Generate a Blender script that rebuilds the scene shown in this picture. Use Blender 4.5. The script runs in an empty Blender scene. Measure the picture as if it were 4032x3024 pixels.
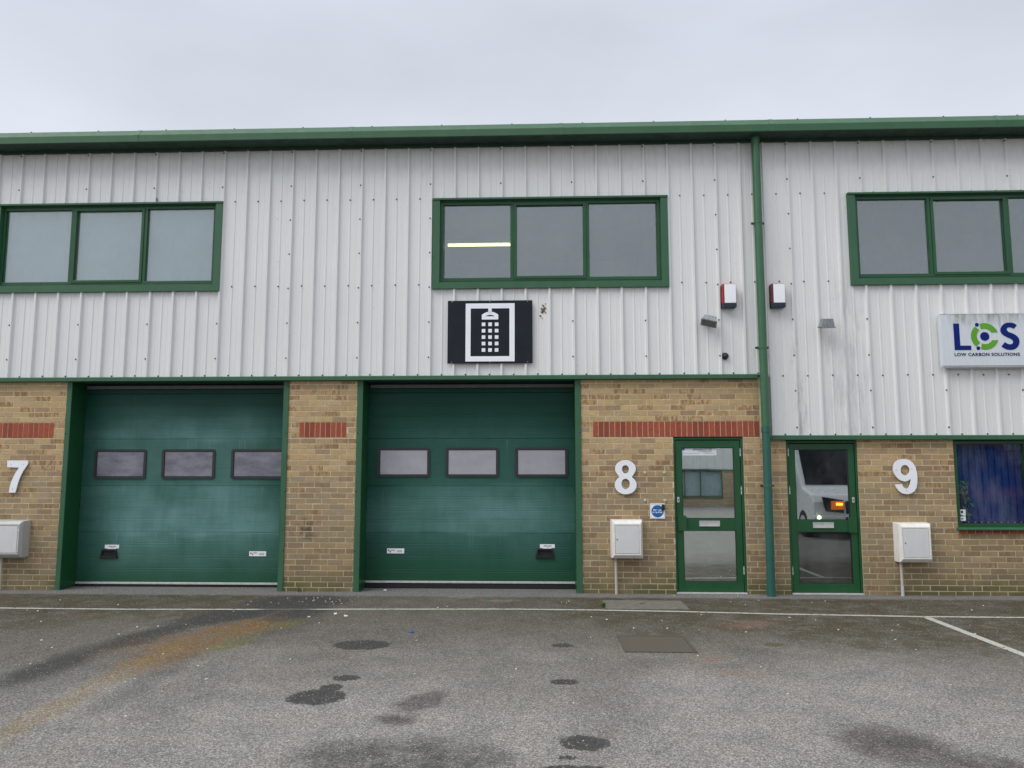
import bpy, math, random
from mathutils import Vector, Matrix
R = random.Random(7)
sc = bpy.context.scene
COL = sc.collection
PI = math.pi

# ------------------------------------------------------------------ camera
cam = bpy.data.cameras.new('camera'); cob = bpy.data.objects.new('camera', cam); COL.objects.link(cob)
cob.location = (7.558, -10.497, 1.6486)
cob.rotation_euler = (PI/2 + 0.1103, 0, 0.0393)
cam.sensor_fit = 'HORIZONTAL'; cam.sensor_width = 36; cam.lens = 36*3029/4032
cam.clip_start = 0.05; cam.clip_end = 2000
sc.camera = cob

# ------------------------------------------------------------------ world (overcast) and sun
SUN_EL, SUN_AZ = math.radians(52), math.radians(238)      # azimuth clockwise from +Y: brightest part of the cloud is behind the camera, to the left
world = bpy.data.worlds.new("World"); sc.world = world; world.use_nodes = True
nt = world.node_tree; N = nt.nodes; L = nt.links; N.clear()
out = N.new('ShaderNodeOutputWorld')
sky = N.new('ShaderNodeTexSky'); sky.sky_type = 'NISHITA'; sky.sun_disc = False
sky.sun_elevation = SUN_EL; sky.sun_rotation = SUN_AZ; sky.dust_density = 4; sky.air_density = 1.0
bg1 = N.new('ShaderNodeBackground'); bg1.inputs[1].default_value = 0.014
L.new(sky.outputs[0], bg1.inputs[0])
tc = N.new('ShaderNodeTexCoord'); sep = N.new('ShaderNodeSeparateXYZ'); L.new(tc.outputs['Generated'], sep.inputs[0])
cr = N.new('ShaderNodeValToRGB'); L.new(sep.outputs[2], cr.inputs[0])
e = cr.color_ramp.elements
e[0].position = 0.0; e[0].color = (0.60, 0.65, 0.72, 1)
e[1].position = 1.0; e[1].color = (1.15, 1.20, 1.28, 1)
x = e.new(0.33); x.color = (0.70, 0.73, 0.80, 1)
x = e.new(0.50); x.color = (0.59, 0.63, 0.70, 1)
x = e.new(0.60); x.color = (0.62, 0.66, 0.73, 1)
x = e.new(0.78); x.color = (1.05, 1.10, 1.18, 1)
mp = N.new('ShaderNodeMapping'); mp.inputs['Scale'].default_value = (1.0, 1.0, 2.2); L.new(tc.outputs['Generated'], mp.inputs[0])
nz = N.new('ShaderNodeTexNoise'); nz.inputs['Scale'].default_value = 2.1; nz.inputs['Detail'].default_value = 5; nz.inputs['Roughness'].default_value = .5
L.new(mp.outputs[0], nz.inputs['Vector'])
mr = N.new('ShaderNodeMapRange'); L.new(nz.outputs[0], mr.inputs[0]); mr.inputs[1].default_value = .3; mr.inputs[2].default_value = .7; mr.inputs[3].default_value = .885; mr.inputs[4].default_value = 1.09
mul = N.new('ShaderNodeVectorMath'); mul.operation = 'SCALE'; L.new(cr.outputs[0], mul.inputs[0]); L.new(mr.outputs[0], mul.inputs['Scale'])
bg2 = N.new('ShaderNodeBackground'); bg2.inputs[1].default_value = 0.84; L.new(mul.outputs[0], bg2.inputs[0])
ad = N.new('ShaderNodeAddShader'); L.new(bg1.outputs[0], ad.inputs[0]); L.new(bg2.outputs[0], ad.inputs[1]); L.new(ad.outputs[0], out.inputs[0])

sun = bpy.data.lights.new('sun', 'SUN'); sun.energy = 1.5; sun.angle = math.radians(40); sun.color = (1, .98, .95)
so = bpy.data.objects.new('sun', sun); COL.objects.link(so)
d = Vector((math.sin(SUN_AZ)*math.cos(SUN_EL), math.cos(SUN_AZ)*math.cos(SUN_EL), math.sin(SUN_EL)))
so.rotation_euler = d.to_track_quat('Z', 'Y').to_euler(); so.location = d*40

sc.view_settings.view_transform = 'Standard'; sc.view_settings.look = 'None'
sc.view_settings.exposure = 0.34; sc.view_settings.gamma = 1
sc.render.engine = 'CYCLES'

# ------------------------------------------------------------------ node helpers
class NT:
    def __init__(s, name, rough=.5, spec=.5, metallic=0.0):
        s.m = bpy.data.materials.new(name); s.m.use_nodes = True
        s.t = s.m.node_tree; s.N = s.t.nodes; s.L = s.t.links
        s.b = s.N['Principled BSDF']; s.o = s.N['Material Output']
        s.b.inputs['Roughness'].default_value = rough
        s.b.inputs['Specular IOR Level'].default_value = spec
        s.b.inputs['Metallic'].default_value = metallic
        s._c = None
    def set(s, sock, v):
        if hasattr(v, 'type') and hasattr(v, 'links'): s.L.new(v, sock)
        else:
            if isinstance(v, (tuple, list)) and len(v) == 3 and sock.type == 'RGBA': v = (*v, 1)
            sock.default_value = v
    def co(s):
        if not s._c: s._c = s.N.new('ShaderNodeTexCoord')
        return s._c.outputs['Object']
    def map(s, scale=(1,1,1), loc=(0,0,0), rot=(0,0,0), v=None, typ='POINT'):
        n = s.N.new('ShaderNodeMapping'); n.vector_type = typ
        s.L.new(v or s.co(), n.inputs[0]); n.inputs['Location'].default_value = loc; n.inputs['Rotation'].default_value = rot; n.inputs['Scale'].default_value = scale
        return n.outputs[0]
    def noise(s, scale, detail=3, rough=.5, v=None, dist=0):
        n = s.N.new('ShaderNodeTexNoise'); s.L.new(v or s.co(), n.inputs['Vector'])
        n.inputs['Scale'].default_value = scale; n.inputs['Detail'].default_value = detail; n.inputs['Roughness'].default_value = rough; n.inputs['Distortion'].default_value = dist
        return n.outputs[0]
    def noisec(s, scale, detail=3, v=None):
        n = s.N.new('ShaderNodeTexNoise'); s.L.new(v or s.co(), n.inputs['Vector']); n.inputs['Scale'].default_value = scale; n.inputs['Detail'].default_value = detail
        return n.outputs[1]
    def vor(s, scale, v=None, out='Color'):
        n = s.N.new('ShaderNodeTexVoronoi'); s.L.new(v or s.co(), n.inputs['Vector']); n.inputs['Scale'].default_value = scale
        return n.outputs[out]
    def mr(s, v, a, b, c=0., d=1., smooth=False):
        n = s.N.new('ShaderNodeMapRange'); s.set(n.inputs[0], v)
        if smooth: n.interpolation_type = 'SMOOTHSTEP'
        for i, k in zip((1,2,3,4), (a,b,c,d)): s.set(n.inputs[i], k)
        return n.outputs[0]
    def math(s, op, a, b=0.):
        n = s.N.new('ShaderNodeMath'); n.operation = op; s.set(n.inputs[0], a); s.set(n.inputs[1], b); return n.outputs[0]
    def mix(s, f, a, b, mode='MIX'):
        n = s.N.new('ShaderNodeMix'); n.data_type = 'RGBA'; n.blend_type = mode
        s.set(n.inputs[0], f); s.set(n.inputs[6], a); s.set(n.inputs[7], b); return n.outputs[2]
    def ramp(s, v, stops, const=False):
        n = s.N.new('ShaderNodeValToRGB'); s.L.new(v, n.inputs[0]); r = n.color_ramp
        if const: r.interpolation = 'CONSTANT'
        r.elements[0].position = stops[0][0]; r.elements[0].color = (*stops[0][1], 1)
        r.elements[1].position = stops[-1][0]; r.elements[1].color = (*stops[-1][1], 1)
        for p, c in stops[1:-1]: q = r.elements.new(p); q.color = (*c, 1)
        return n.outputs[0]
    def xyz(s, v=None):
        n = s.N.new('ShaderNodeSeparateXYZ'); s.L.new(v or s.co(), n.inputs[0]); return n.outputs
    def color(s, v): s.set(s.b.inputs['Base Color'], v); return s
    def rough(s, v): s.set(s.b.inputs['Roughness'], v); return s
    def bump(s, h, strength=.3, dist=.01):
        n = s.N.new('ShaderNodeBump'); s.L.new(h, n.inputs['Height']); n.inputs['Strength'].default_value = strength; n.inputs['Distance'].default_value = dist
        s.L.new(n.outputs[0], s.b.inputs['Normal']); return s
    def ell(s, v, cx, cy, rx, ry, rot=0, soft=.2):
        m = s.map((rx, ry, 1), (cx, cy, 0), (0, 0, math.radians(rot)), v, 'TEXTURE')
        n = s.N.new('ShaderNodeVectorMath'); n.operation = 'LENGTH'; s.L.new(m, n.inputs[0])
        return s.mr(n.outputs['Value'], 1+soft, 1-soft, 0, 1, True)

def simple(name, col, rough=.5, var=.12, nscale=6, metallic=0., spec=.5, bump=0.):
    m = NT(name, rough, spec, metallic)
    n = m.noise(nscale, 4, .6)
    c1 = tuple(max(0, c*(1-var)) for c in col); c2 = tuple(min(1, c*(1+var)) for c in col)
    m.color(m.mix(m.mr(n, .3, .7), c1, c2))
    m.rough(m.mr(m.noise(nscale*3, 2), .3, .7, max(0, rough-.08), min(1, rough+.08)))
    if bump: m.bump(m.noise(nscale*12, 2), bump, .002)
    return m.m

M = {}
# --- painted cladding
def mk_clad():
    m = NT('cladding_paint', .42, .45)
    st = m.noise(1, 5, .65, m.map((26, 26, .9)))
    big = m.noise(.7, 3, .5)
    base = m.mix(m.mr(st, .3, .72), (.80, .80, .785), (.73, .735, .72))
    base = m.mix(m.mr(big, .35, .7), base, m.mix(.5, base, (.70, .71, .71)))
    X, Y, Z = m.xyz()
    # grime plus painted-in soft shade under the eaves: follows a ragged edge
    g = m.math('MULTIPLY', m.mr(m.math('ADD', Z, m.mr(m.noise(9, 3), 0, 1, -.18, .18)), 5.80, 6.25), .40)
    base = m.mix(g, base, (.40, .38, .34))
    sp = m.mr(m.noise(38, 2, .5, m.map((1, 1, .6))), .73, .78, 0, .5)
    base = m.mix(sp, base, (.30, .29, .26))
    # soot-like streaks round the right-hand light
    v = m.map((1,0,1)); w = m.N.new('ShaderNodeCombineXYZ'); m.L.new(X, w.inputs[0]); m.L.new(Z, w.inputs[1])
    k = m.math('MULTIPLY', m.ell(w.outputs[0], 11.72, 2.95, .30, 1.25, 0, .5), m.mr(m.noise(1, 5, .7, m.map((13, 13, 2.2))), .46, .66, 0, .42))
    base = m.mix(k, base, (.36, .37, .37))
    k2 = m.math('MULTIPLY', m.ell(w.outputs[0], 11.05, 2.75, .10, .9, 0, .5), m.mr(m.noise(1, 5, .7, m.map((16, 16, 3))), .5, .66, 0, .6))
    base = m.mix(k2, base, (.38, .38, .36))
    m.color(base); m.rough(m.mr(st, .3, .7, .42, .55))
    return m.m
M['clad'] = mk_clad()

def mk_green(name, col, col2, rough=.4, dirt=.25, sc_=3.):
    m = NT(name, rough, .5)
    n = m.noise(sc_, 5, .6); f = m.noise(1, 4, .6, m.map((14, 14, 2.2)))
    c = m.mix(m.mr(n, .3, .7), col, col2)
    c = m.mix(m.mr(f, .52, .78, 0, dirt), c, tuple(min(1, x*1.6+.02) for x in col))
    sp = m.mr(m.noise(60, 2), .70, .75, 0, .5)
    c = m.mix(sp, c, (.10, .12, .10))
    m.color(c); m.rough(m.mr(f, .3, .7, rough-.06, rough+.12))
    return m.m
M['flash'] = mk_green('green_flashing_paint', (.028, .104, .050), (.037, .122, .061), .5)
M['gutter'] = mk_green('green_gutter_paint', (.027, .096, .041), (.038, .118, .054), .55, .2)
M['doorgreen'] = mk_green('green_door_paint', (.010, .074, .024), (.013, .088, .030), .33, .08)
M['pipegreen'] = mk_green('green_pipe_paint', (.034, .118, .056), (.046, .138, .068), .38, .25)
M['pipelow'] = mk_green('blue_green_pipe_paint', (.018, .095, .075), (.025, .115, .09), .35, .2)
M['soffit'] = simple('dark_green_soffit', (.012, .04, .024), .7, .4, 5)  # dark green for the eaves underside and door heads

def mk_panel(name, seed, amt, bands, xf):
    m = NT(name, .5, .2)
    v = m.map((1, 1, 1), (seed, seed*.3, 0))
    blot = m.noise(1, 2.5, .5, m.map((.9, 1, 1.9), (seed, 0, seed*.7)))
    fine = m.noise(1, 5, .7, m.map((5, 5, 1.3), (seed, 0, 0)))
    grain = m.noise(1, 3, .6, m.map((2.2, 2, 75)))
    X, Y, Z = m.xyz()
    # chalked paint: strongest on the exposed lower middle; upward fade also paints lintel shade
    nb = m.ramp(m.math('DIVIDE', m.math('ADD', Z, m.mr(m.noise(1.3, 2), .3, .7, -.06, .06)), 3.), [(z/3., (v_, v_, v_)) for z, v_ in bands])
    sx_ = m.N.new('ShaderNodeSeparateColor'); m.L.new(nb, sx_.inputs[0]); band = m.math('MULTIPLY', sx_.outputs[0], m.math('MULTIPLY', m.mr(X, xf[0], xf[1], .35, 1, True), m.mr(X, xf[3], xf[2], .45, 1, True)))
    k = m.math('ADD', m.mr(blot, .30, .70, .40, .80), m.mr(fine, .35, .68, -.07, .13))
    k = m.math('MULTIPLY', m.math('MULTIPLY', k, band), amt)
    c = m.mix(k, (.005, .062, .038), (.155, .32, .30))
    # vertical run marks under each joint
    run = m.noise(1, 4, .7, m.map((22, 22, .8), (seed*2, 0, 0)))
    fr = m.math('FRACT', m.math('DIVIDE', m.math('SUBTRACT', 1.41+.66*3, Z), .66))
    rr = m.math('MULTIPLY', m.mr(run, .60, .70, 0, .6), m.mr(fr, 0, .5, 1, 0))
    c = m.mix(m.math('MULTIPLY', rr, band), c, (.25, .40, .37))
    c = m.mix(m.mr(grain, .3, .7, 0, .35), c, m.mix(.5, c, (.0, .03, .02)))
    # algae at the foot
    al = m.math('MULTIPLY', m.mr(m.math('ADD', Z, m.mr(m.noise(2.4, 3), 0, 1, -.3, .3)), .8, .1), .5)
    c = m.mix(al, c, (.02, .085, .035))
    m.color(c); m.rough(m.mr(k, 0, 1, .42, .6))
    m.bump(grain, .25, .0015)
    return m.m
M['panel7'] = mk_panel('chalky_green_panel_a', 3.1, 1.3, [(0,.15),(.3,.5),(.73,.75),(.78,1.),(1.1,1.),(1.38,.75),(1.44,.55),(2.05,.62),(2.12,.85),(2.35,.5),(2.6,.12),(2.87,0)], (.9, 1.8, 3.2, 4.1))
M['panel8'] = mk_panel('chalky_green_panel_b', 8.4, 1.15, [(0,.10),(.3,.18),(.73,.55),(.78,.95),(1.1,.95),(1.38,.5),(1.44,.28),(2.05,.28),(2.12,.28),(2.35,.12),(2.6,.04),(2.87,0)], (5.0, 6.4, 7.2, 8.2))

def mk_brick():
    m = NT('stock_brick', .85, .3)
    a = m.N.new('ShaderNodeAttribute'); a.attribute_name = 'tone'
    base = a.outputs['Color']
    n = m.noise(16, 5, .65); n2 = m.noise(90, 3, .6)
    av = m.N.new('ShaderNodeVectorMath'); av.operation = 'SCALE'; m.L.new(a.outputs['Color'], av.inputs[0]); av.inputs['Scale'].default_value = 90
    aw = m.N.new('ShaderNodeVectorMath'); m.L.new(m.co(), aw.inputs[0]); m.L.new(av.outputs[0], aw.inputs[1])
    vs = m.noise(1, 3, .6, m.map((30, 30, 9), v=aw.outputs[0]))
    isb = a.outputs['Alpha']
    c = m.mix(m.mr(n, .3, .7), m.mix(.22, base, (.16, .11, .06)), m.mix(.12, base, (.8, .62, .4)))
    c = m.mix(m.math('MULTIPLY', m.mr(vs, .44, .56), isb), c, (.27, .135, .06))
    c = m.mix(m.mr(n2, .60, .75, 0, .6), c, (.13, .09, .055))
    # grey rain-splash dirt and algae near the ground
    X, Y, Z = m.xyz()
    g = m.mr(m.math('ADD', Z, m.mr(m.noise(1.8, 4), 0, 1, -.45, .45)), 1.9, .1, 0, .55)
    c = m.mix(g, c, (.165, .128, .080))
    al = m.math('MULTIPLY', m.mr(m.math('ADD', Z, m.mr(m.noise(5, 3), 0, 1, -.15, .15)), .34, .06), m.mr(m.noise(.9, 2), .36, .52))
    c = m.mix(m.math('MULTIPLY', al, .75), c, (.075, .085, .022))
    # soot smudge on the middle pier
    w = m.N.new('ShaderNodeCombineXYZ'); m.L.new(X, w.inputs[0]); m.L.new(Z, w.inputs[1])
    s1 = m.math('MULTIPLY', m.ell(w.outputs[0], 4.34, .83, .09, .15, 20, .5), m.mr(m.noise(14, 4), .36, .6, 0, .75))
    c = m.mix(s1, c, (.05, .05, .045))
    m.color(c); m.bump(m.math('ADD', n, m.math('MULTIPLY', n2, .6)), .55, .006)
    return m.m
M['brick'] = mk_brick()
def mk_mortar():
    m = NT('mortar', .95, .2)
    X, Y, Z = m.xyz()
    c = m.mix(m.mr(m.noise(12, 4), .3, .7), (.72, .62, .42), (.56, .48, .33))
    c = m.mix(m.mr(m.math('ADD', Z, m.mr(m.noise(2, 3), 0, 1, -.3, .3)), 1.2, -.1, 0, .45), c, (.34, .30, .20))
    m.color(c); m.bump(m.noise(120, 2), .4, .003); return m.m
M['mortar'] = mk_mortar()
def mk_red():
    m = NT('red_brick', .8, .3)
    g = m.N.new('ShaderNodeNewGeometry')
    c = m.ramp(g.outputs['Random Per Island'], [(0, (.33, .075, .042)), (.5, (.40, .098, .052)), (1, (.27, .062, .038))])
    c = m.mix(m.mr(m.noise(40, 4), .45, .75, 0, .5), c, (.16, .05, .03))
    m.color(c); m.bump(m.noise(70, 3), .4, .004); return m.m
M['red'] = mk_red()

def mk_white(name, col=(.80, .81, .83), dirt=.0, rough=.35):
    m = NT(name, rough, .5)
    c = m.mix(m.mr(m.noise(3, 4), .35, .7), col, tuple(x*.93 for x in col))
    if dirt:
        s_ = m.noise(1, 5, .7, m.map((9, 9, 2.5)))
        c = m.mix(m.mr(s_, .45, .75, 0, dirt), c, (.30, .29, .25))
    m.color(c); return m.m
M['white'] = mk_white('white_acrylic', (.92, .94, .98))
M['whitebox'] = mk_white('white_meter_plastic', (.82, .81, .76), .30, .45)
M['whitedoor'] = mk_white('greyed_meter_door', (.70, .71, .71), .15, .5)
M['greybox'] = mk_white('grey_meter_plastic', (.48, .48, .46), .5, .5)
M['conduit'] = mk_white('cream_conduit', (.50, .46, .39), .5, .5)
M['navy'] = simple('navy_board', (.013, .017, .025), .5, .15, 6, 0, .2)
M['logo_blue'] = simple('royal_blue_vinyl', (.003, .018, .16), .5, .1, 6, 0, .15)
M['logo_green'] = simple('lime_green_vinyl', (.12, .36, .03), .5, .1, 6, 0, .2)
M['text_navy'] = simple('navy_vinyl', (.004, .010, .05), .5, .1, 6, 0, .15)
M['signblue'] = simple('blue_sign_print', (.012, .13, .38), .3, .1)
M['black'] = simple('black_plastic', (.012, .012, .014), .4, .2)
M['rubber'] = simple('black_rubber', (.014, .012, .013), .75, .3, 20)
M['dkgrey'] = simple('dark_grey_gasket', (.026, .031, .032), .5, .2)
M['alu'] = simple('mill_aluminium', (.62, .62, .60), .4, .15, 20, .35)
M['silver'] = simple('satin_silver', (.62, .62, .64), .35, .1, 10, .3)
M['screw'] = simple('grey_screw_cap', (.07, .072, .07), .5, .4, 9)
M['redplastic'] = simple('red_plastic', (.30, .02, .025), .3, .1)
M['oldred'] = simple('faded_red_plastic', (.14, .022, .02), .4, .2)
M['navyplastic'] = simple('navy_plastic', (.012, .02, .035), .35, .15)
M['lampmetal'] = simple('weathered_cast_aluminium', (.24, .26, .265), .6, .3, 30, .0, .5, .4)
M['lampglass'] = simple('dull_lamp_glass', (.10, .10, .085), .25, .2, 12)
M['brass'] = simple('nickel_fixing', (.80, .78, .70), .35, .08, 10, .1)
M['concrete'] = simple('grey_concrete', (.15, .145, .12), .9, .25, 14, 0, .3, .5)
M['paper'] = simple('white_paper', (.72, .75, .78), .8, .04)
M['ink'] = simple('grey_ink', (.08, .09, .11), .8, .1)
M['interior'] = simple('dim_room_wall', (.05, .055, .06), .9, .2, 2)
M['interior_light'] = simple('pale_room_wall', (.30, .33, .35), .9, .08, 1)
M['blueblind'] = simple('blue_blind_fabric', (.014, .058, .24), .8, .15, 3)
M['paleblind'] = simple('pale_teal_blind_fabric', (.55, .70, .67), .8, .1, 3)
M['whiteblind'] = simple('white_blind_fabric', (.58, .61, .62), .85, .08, 1.2)
M['leaf'] = simple('green_leaf', (.075, .13, .03), .6, .35, 20)
M['leafbright'] = simple('pale_green_leaf', (.07, .20, .09), .6, .3, 20)
M['scrap'] = simple('white_scrap', (.78, .78, .74), .7, .15, 30)
M['bluescrap'] = simple('blue_scrap', (.03, .13, .50), .4, .1)
M['redscrap'] = simple('red_scrap', (.5, .05, .06), .4, .1)
M['mud'] = simple('dried_mud', (.20, .13, .055), .9, .5, 60, 0, .2, .5)
M['cream'] = simple('dull_rail_metal', (.15, .14, .145), .5, .2)
M['roofmetal'] = simple('grey_roof_sheet', (.35, .36, .37), .5, .1)
M['vanwhite'] = simple('white_van_paint', (.70, .72, .74), .25, .04)
M['vanred'] = simple('red_van_paint', (.22, .02, .035), .4, .05)
M['vandark'] = simple('dark_van_glass', (.010, .013, .016), .5, .1, 6, 0, .12)
M['tyre'] = simple('tyre_rubber', (.02, .02, .02), .85, .2)

def mk_acrylic(name, c1, c2):
    m = NT(name, .25, .5)
    m.color(m.mix(m.mr(m.noise(3.2, 4, .6, m.map((1, 1, 2.5))), .32, .68), c1, c2))
    m.rough(m.mr(m.noise(5, 3), .3, .7, .2, .4)); return m.m
M['acryl7'] = mk_acrylic('hazy_grey_acrylic', (.135, .130, .165), (.27, .27, .315))
M['acryl8'] = mk_acrylic('frosted_pale_acrylic', (.36, .355, .39), (.42, .415, .45))

def mk_glass(name, refl, tint=(.6, .65, .68), haze=0., bmp=0.):
    m = NT(name); m.N.remove(m.b)
    t = m.N.new('ShaderNodeBsdfTransparent'); t.inputs[0].default_value = (*tint, 1)
    g = m.N.new('ShaderNodeBsdfGlossy'); g.inputs['Roughness'].default_value = .012; g.inputs['Color'].default_value = (.93, 1, .975, 1)
    b = m.N.new('ShaderNodeBump'); b.inputs['Strength'].default_value = bmp; b.inputs['Distance'].default_value = .02
    m.L.new(m.noise(1.6, 2, .5), b.inputs['Height']); (m.L.new(b.outputs[0], g.inputs['Normal']) if bmp else None)
    lw = m.N.new('ShaderNodeLayerWeight'); lw.inputs[0].default_value = .25
    f = m.math('ADD', m.math('MULTIPLY', lw.outputs['Fresnel'], .5), refl)
    mx = m.N.new('ShaderNodeMixShader'); m.L.new(f, mx.inputs[0]); m.L.new(t.outputs[0], mx.inputs[1]); m.L.new(g.outputs[0], mx.inputs[2])
    last = mx.outputs[0]
    d_ = m.N.new('ShaderNodeBsdfDiffuse'); d_.inputs[0].default_value = (.55, .56, .56, 1)
    fm = m.mr(m.noise(3.5, 5, .7, m.map((1, 1, .45))), .42, .75, haze, haze+.09)
    m2 = m.N.new('ShaderNodeMixShader'); m.L.new(fm, m2.inputs[0]); m.L.new(last, m2.inputs[1]); m.L.new(d_.outputs[0], m2.inputs[2])
    m.L.new(m2.outputs[0], m.o.inputs[0]); return m.m
M['glass_up'] = mk_glass('window_glass', .155, (.85, .88, .90), .025)
M['glass_door8'] = mk_glass('door_glass_clear', .58, (.9, .95, .95), .01, .02)
M['glass_door9'] = mk_glass('door_glass_dark', .36, (.3, .33, .38), .01, .01)
M['glass_low9'] = mk_glass('dimmed_lower_glass', .20, (.3, .33, .40), .02, .01)  # copy of the dark door glass, reflection weakened to dim the mirrored view
M['glass_g'] = mk_glass('ground_window_glass', .015, (.93, .95, .97), .0)

def emit(name, col, s_):
    m = NT(name); m.b.inputs['Base Color'].default_value = (*col, 1)
    m.b.inputs['Emission Color'].default_value = (*col, 1); m.b.inputs['Emission Strength'].default_value = s_; return m.m
M['tube'] = emit('lit_tube', (1, .90, .36), 3.2)
M['amber'] = emit('lit_amber_lamp', (1, .30, .01), 12)
M['amberglow'] = emit('amber_halo_glow', (1, .20, .0), .35)  # weak orange emission imitating the halo round the indicator
M['lit'] = emit('lit_white_lamp', (1, .9, .6), 8)

# --- asphalt
def mk_asphalt():
    m = NT('worn_asphalt', .88, .35)
    v0 = m.co()
    nn = m.noisec(3.0, 4); sb = m.N.new('ShaderNodeVectorMath'); sb.operation = 'SUBTRACT'; m.L.new(nn, sb.inputs[0]); sb.inputs[1].default_value = (.5, .5, .5)
    sl = m.N.new('ShaderNodeVectorMath'); sl.operation = 'SCALE'; m.L.new(sb.outputs[0], sl.inputs[0]); sl.inputs['Scale'].default_value = .22
    av = m.N.new('ShaderNodeVectorMath'); m.L.new(v0, av.inputs[0]); m.L.new(sl.outputs[0], av.inputs[1]); vd = av.outputs[0]
    nn2 = m.noisec(28.0, 3); sb2 = m.N.new('ShaderNodeVectorMath'); sb2.operation = 'SUBTRACT'; m.L.new(nn2, sb2.inputs[0]); sb2.inputs[1].default_value = (.5, .5, .5)
    sl2 = m.N.new('ShaderNodeVectorMath'); sl2.operation = 'SCALE'; m.L.new(sb2.outputs[0], sl2.inputs[0]); sl2.inputs['Scale'].default_value = .12
    av2 = m.N.new('ShaderNodeVectorMath'); m.L.new(v0, av2.inputs[0]); m.L.new(sl2.outputs[0], av2.inputs[1]); vr = av2.outputs[0]
    X, Y, Z = m.xyz()
    big = m.noise(.55, 4, .55); mid = m.noise(2.6, 4, .6)
    stone = m.vor(125); sx = m.N.new('ShaderNodeSeparateColor'); m.L.new(stone, sx.inputs[0])
    r1, r2 = sx.outputs[0], sx.outputs[1]
    light = m.ramp(r1, [(0, (.110, .104, .094)), (.35, (.192, .183, .168)), (.75, (.300, .287, .266)), (1, (.46, .445, .415))])
    pink = m.mix(m.mr(mid, .42, .68, 0, .45), light, m.mix(1., light, (1.0, .93, .88), 'MULTIPLY'))
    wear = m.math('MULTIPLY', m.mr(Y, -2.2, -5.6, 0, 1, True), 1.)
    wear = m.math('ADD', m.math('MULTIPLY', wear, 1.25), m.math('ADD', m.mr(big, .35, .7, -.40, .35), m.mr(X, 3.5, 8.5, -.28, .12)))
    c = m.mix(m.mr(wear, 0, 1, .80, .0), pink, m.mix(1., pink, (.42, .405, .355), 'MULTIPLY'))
    c = m.mix(m.mr(mid, .32, .56, .55, 0), c, m.mix(1., c, (.62, .62, .62), 'MULTIPLY'))
    # green-brown algae film in the band by the wall
    edge = m.math('ADD', Y, m.mr(m.noise(1.1, 5, .6), .25, .75, -.95, .95))
    mossR = m.math('MULTIPLY', m.mr(m.math('ADD', edge, m.mr(X, 7.6, 12.5, 0, 1.5)), -2.9, -1.3, 0, 1, True), m.mr(X, 6.6, 8.2, .3, 1))
    mossL = m.math('MULTIPLY', m.mr(m.math('ADD', edge, m.mr(X, 3.0, 0.0, 0, 1.2)), -2.6, -1.1, 0, 1, True), m.mr(X, 5.2, 3.6, .25, 1))
    mid1 = m.mr(m.math('ADD', Y, m.mr(m.noise(2.2, 4), .3, .7, -.25, .25)), -1.6, -.9, 0, .45, True)
    moss = m.math('MAXIMUM', m.math('MAXIMUM', mossR, mossL), mid1)
    moss = m.math('MULTIPLY', moss, m.mr(m.math('ADD', m.math('MULTIPLY', m.noise(3.2, 5, .65), .6), m.math('MULTIPLY', m.noise(11, 4, .7, m.map((.5, 1, 1))), .4)), .38, .54, .22, 1))
    foot = m.mr(m.math('ADD', Y, m.mr(m.noise(6, 3), 0, 1, -.07, .07)), -.33, -.20, 0, 1)
    moss = m.math('MULTIPLY', moss, m.math('SUBTRACT', 1., m.math('MULTIPLY', foot, .8)))
    mossc = m.mix(r2, (.024, .021, .010), (.100, .080, .042))
    c = m.mix(m.math('MULTIPLY', moss, .92), c, mossc)
    c = m.mix(m.math('MULTIPLY', foot, .45), c, m.mix(r1, (.12, .12, .125), (.34, .34, .35)))
    def stain(c, masks, col, k, n=None):
        mm = masks[0]
        for q in masks[1:]: mm = m.math('MAXIMUM', mm, q)
        if n: mm = m.math('MULTIPLY', mm, n)
        return m.mix(m.math('MULTIPLY', mm, k), c, col)
    dk = m.mix(r1, (.014, .014, .013), (.068, .068, .064))
    dkb = m.mix(r1, (.034, .031, .028), (.125, .113, .105))
    # dark wet-looking streak leading off the pier
    c = stain(c, [m.ell(vd, 4.50, -.75, .62, .50, 0, .3), m.ell(vd, 4.75, -1.5, .28, .6, -15, .4), m.ell(vd, 4.02, -1.65, .38, .8, -28, .35), m.ell(vd, 3.62, -2.75, .22, .8, -14, .5), m.ell(vd, 3.42, -3.9, .20, .8, 0, .6)], dk, .9)
    c = stain(c, [m.ell(vd, 4.45, -4.4, .14, .8, 3, .6), m.ell(vd, 3.75, -4.6, .25, 1.1, 3, .6), m.ell(vd, 4.9, -2.2, .15, .7, -18, .6)], dk, .35)
    # rust run
    rn = m.mr(m.noise(5, 5, .7), .34, .58, .25, 1)
    rust = m.mix(r1, (.075, .038, .010), (.27, .15, .045))
    c = stain(c, [m.ell(vd, 4.40, -2.40, .34, .56, -20, .45), m.ell(vd, 4.22, -3.2, .30, .85, -4, .55)], rust, .88, rn)
    c = stain(c, [m.ell(vd, 4.13, -4.0, .13, .85, 0, .5), m.ell(vd, 4.17, -5.1, .12, .9, 2, .55)], m.mix(r1, (.09, .06, .02), (.30, .215, .10)), .62, rn)
    c = stain(c, [m.ell(vd, 3.75, -3.1, .25, .5, -20, .6)], rust, .28, rn)
    c = stain(c, [m.ell(vd, 4.62, -3.05, .13, .34, -14, .5), m.ell(vd, 4.8, -2.1, .12, .4, -20, .6)], m.mix(r1, (.05, .058, .010), (.17, .175, .045)), .62, rn)
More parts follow.
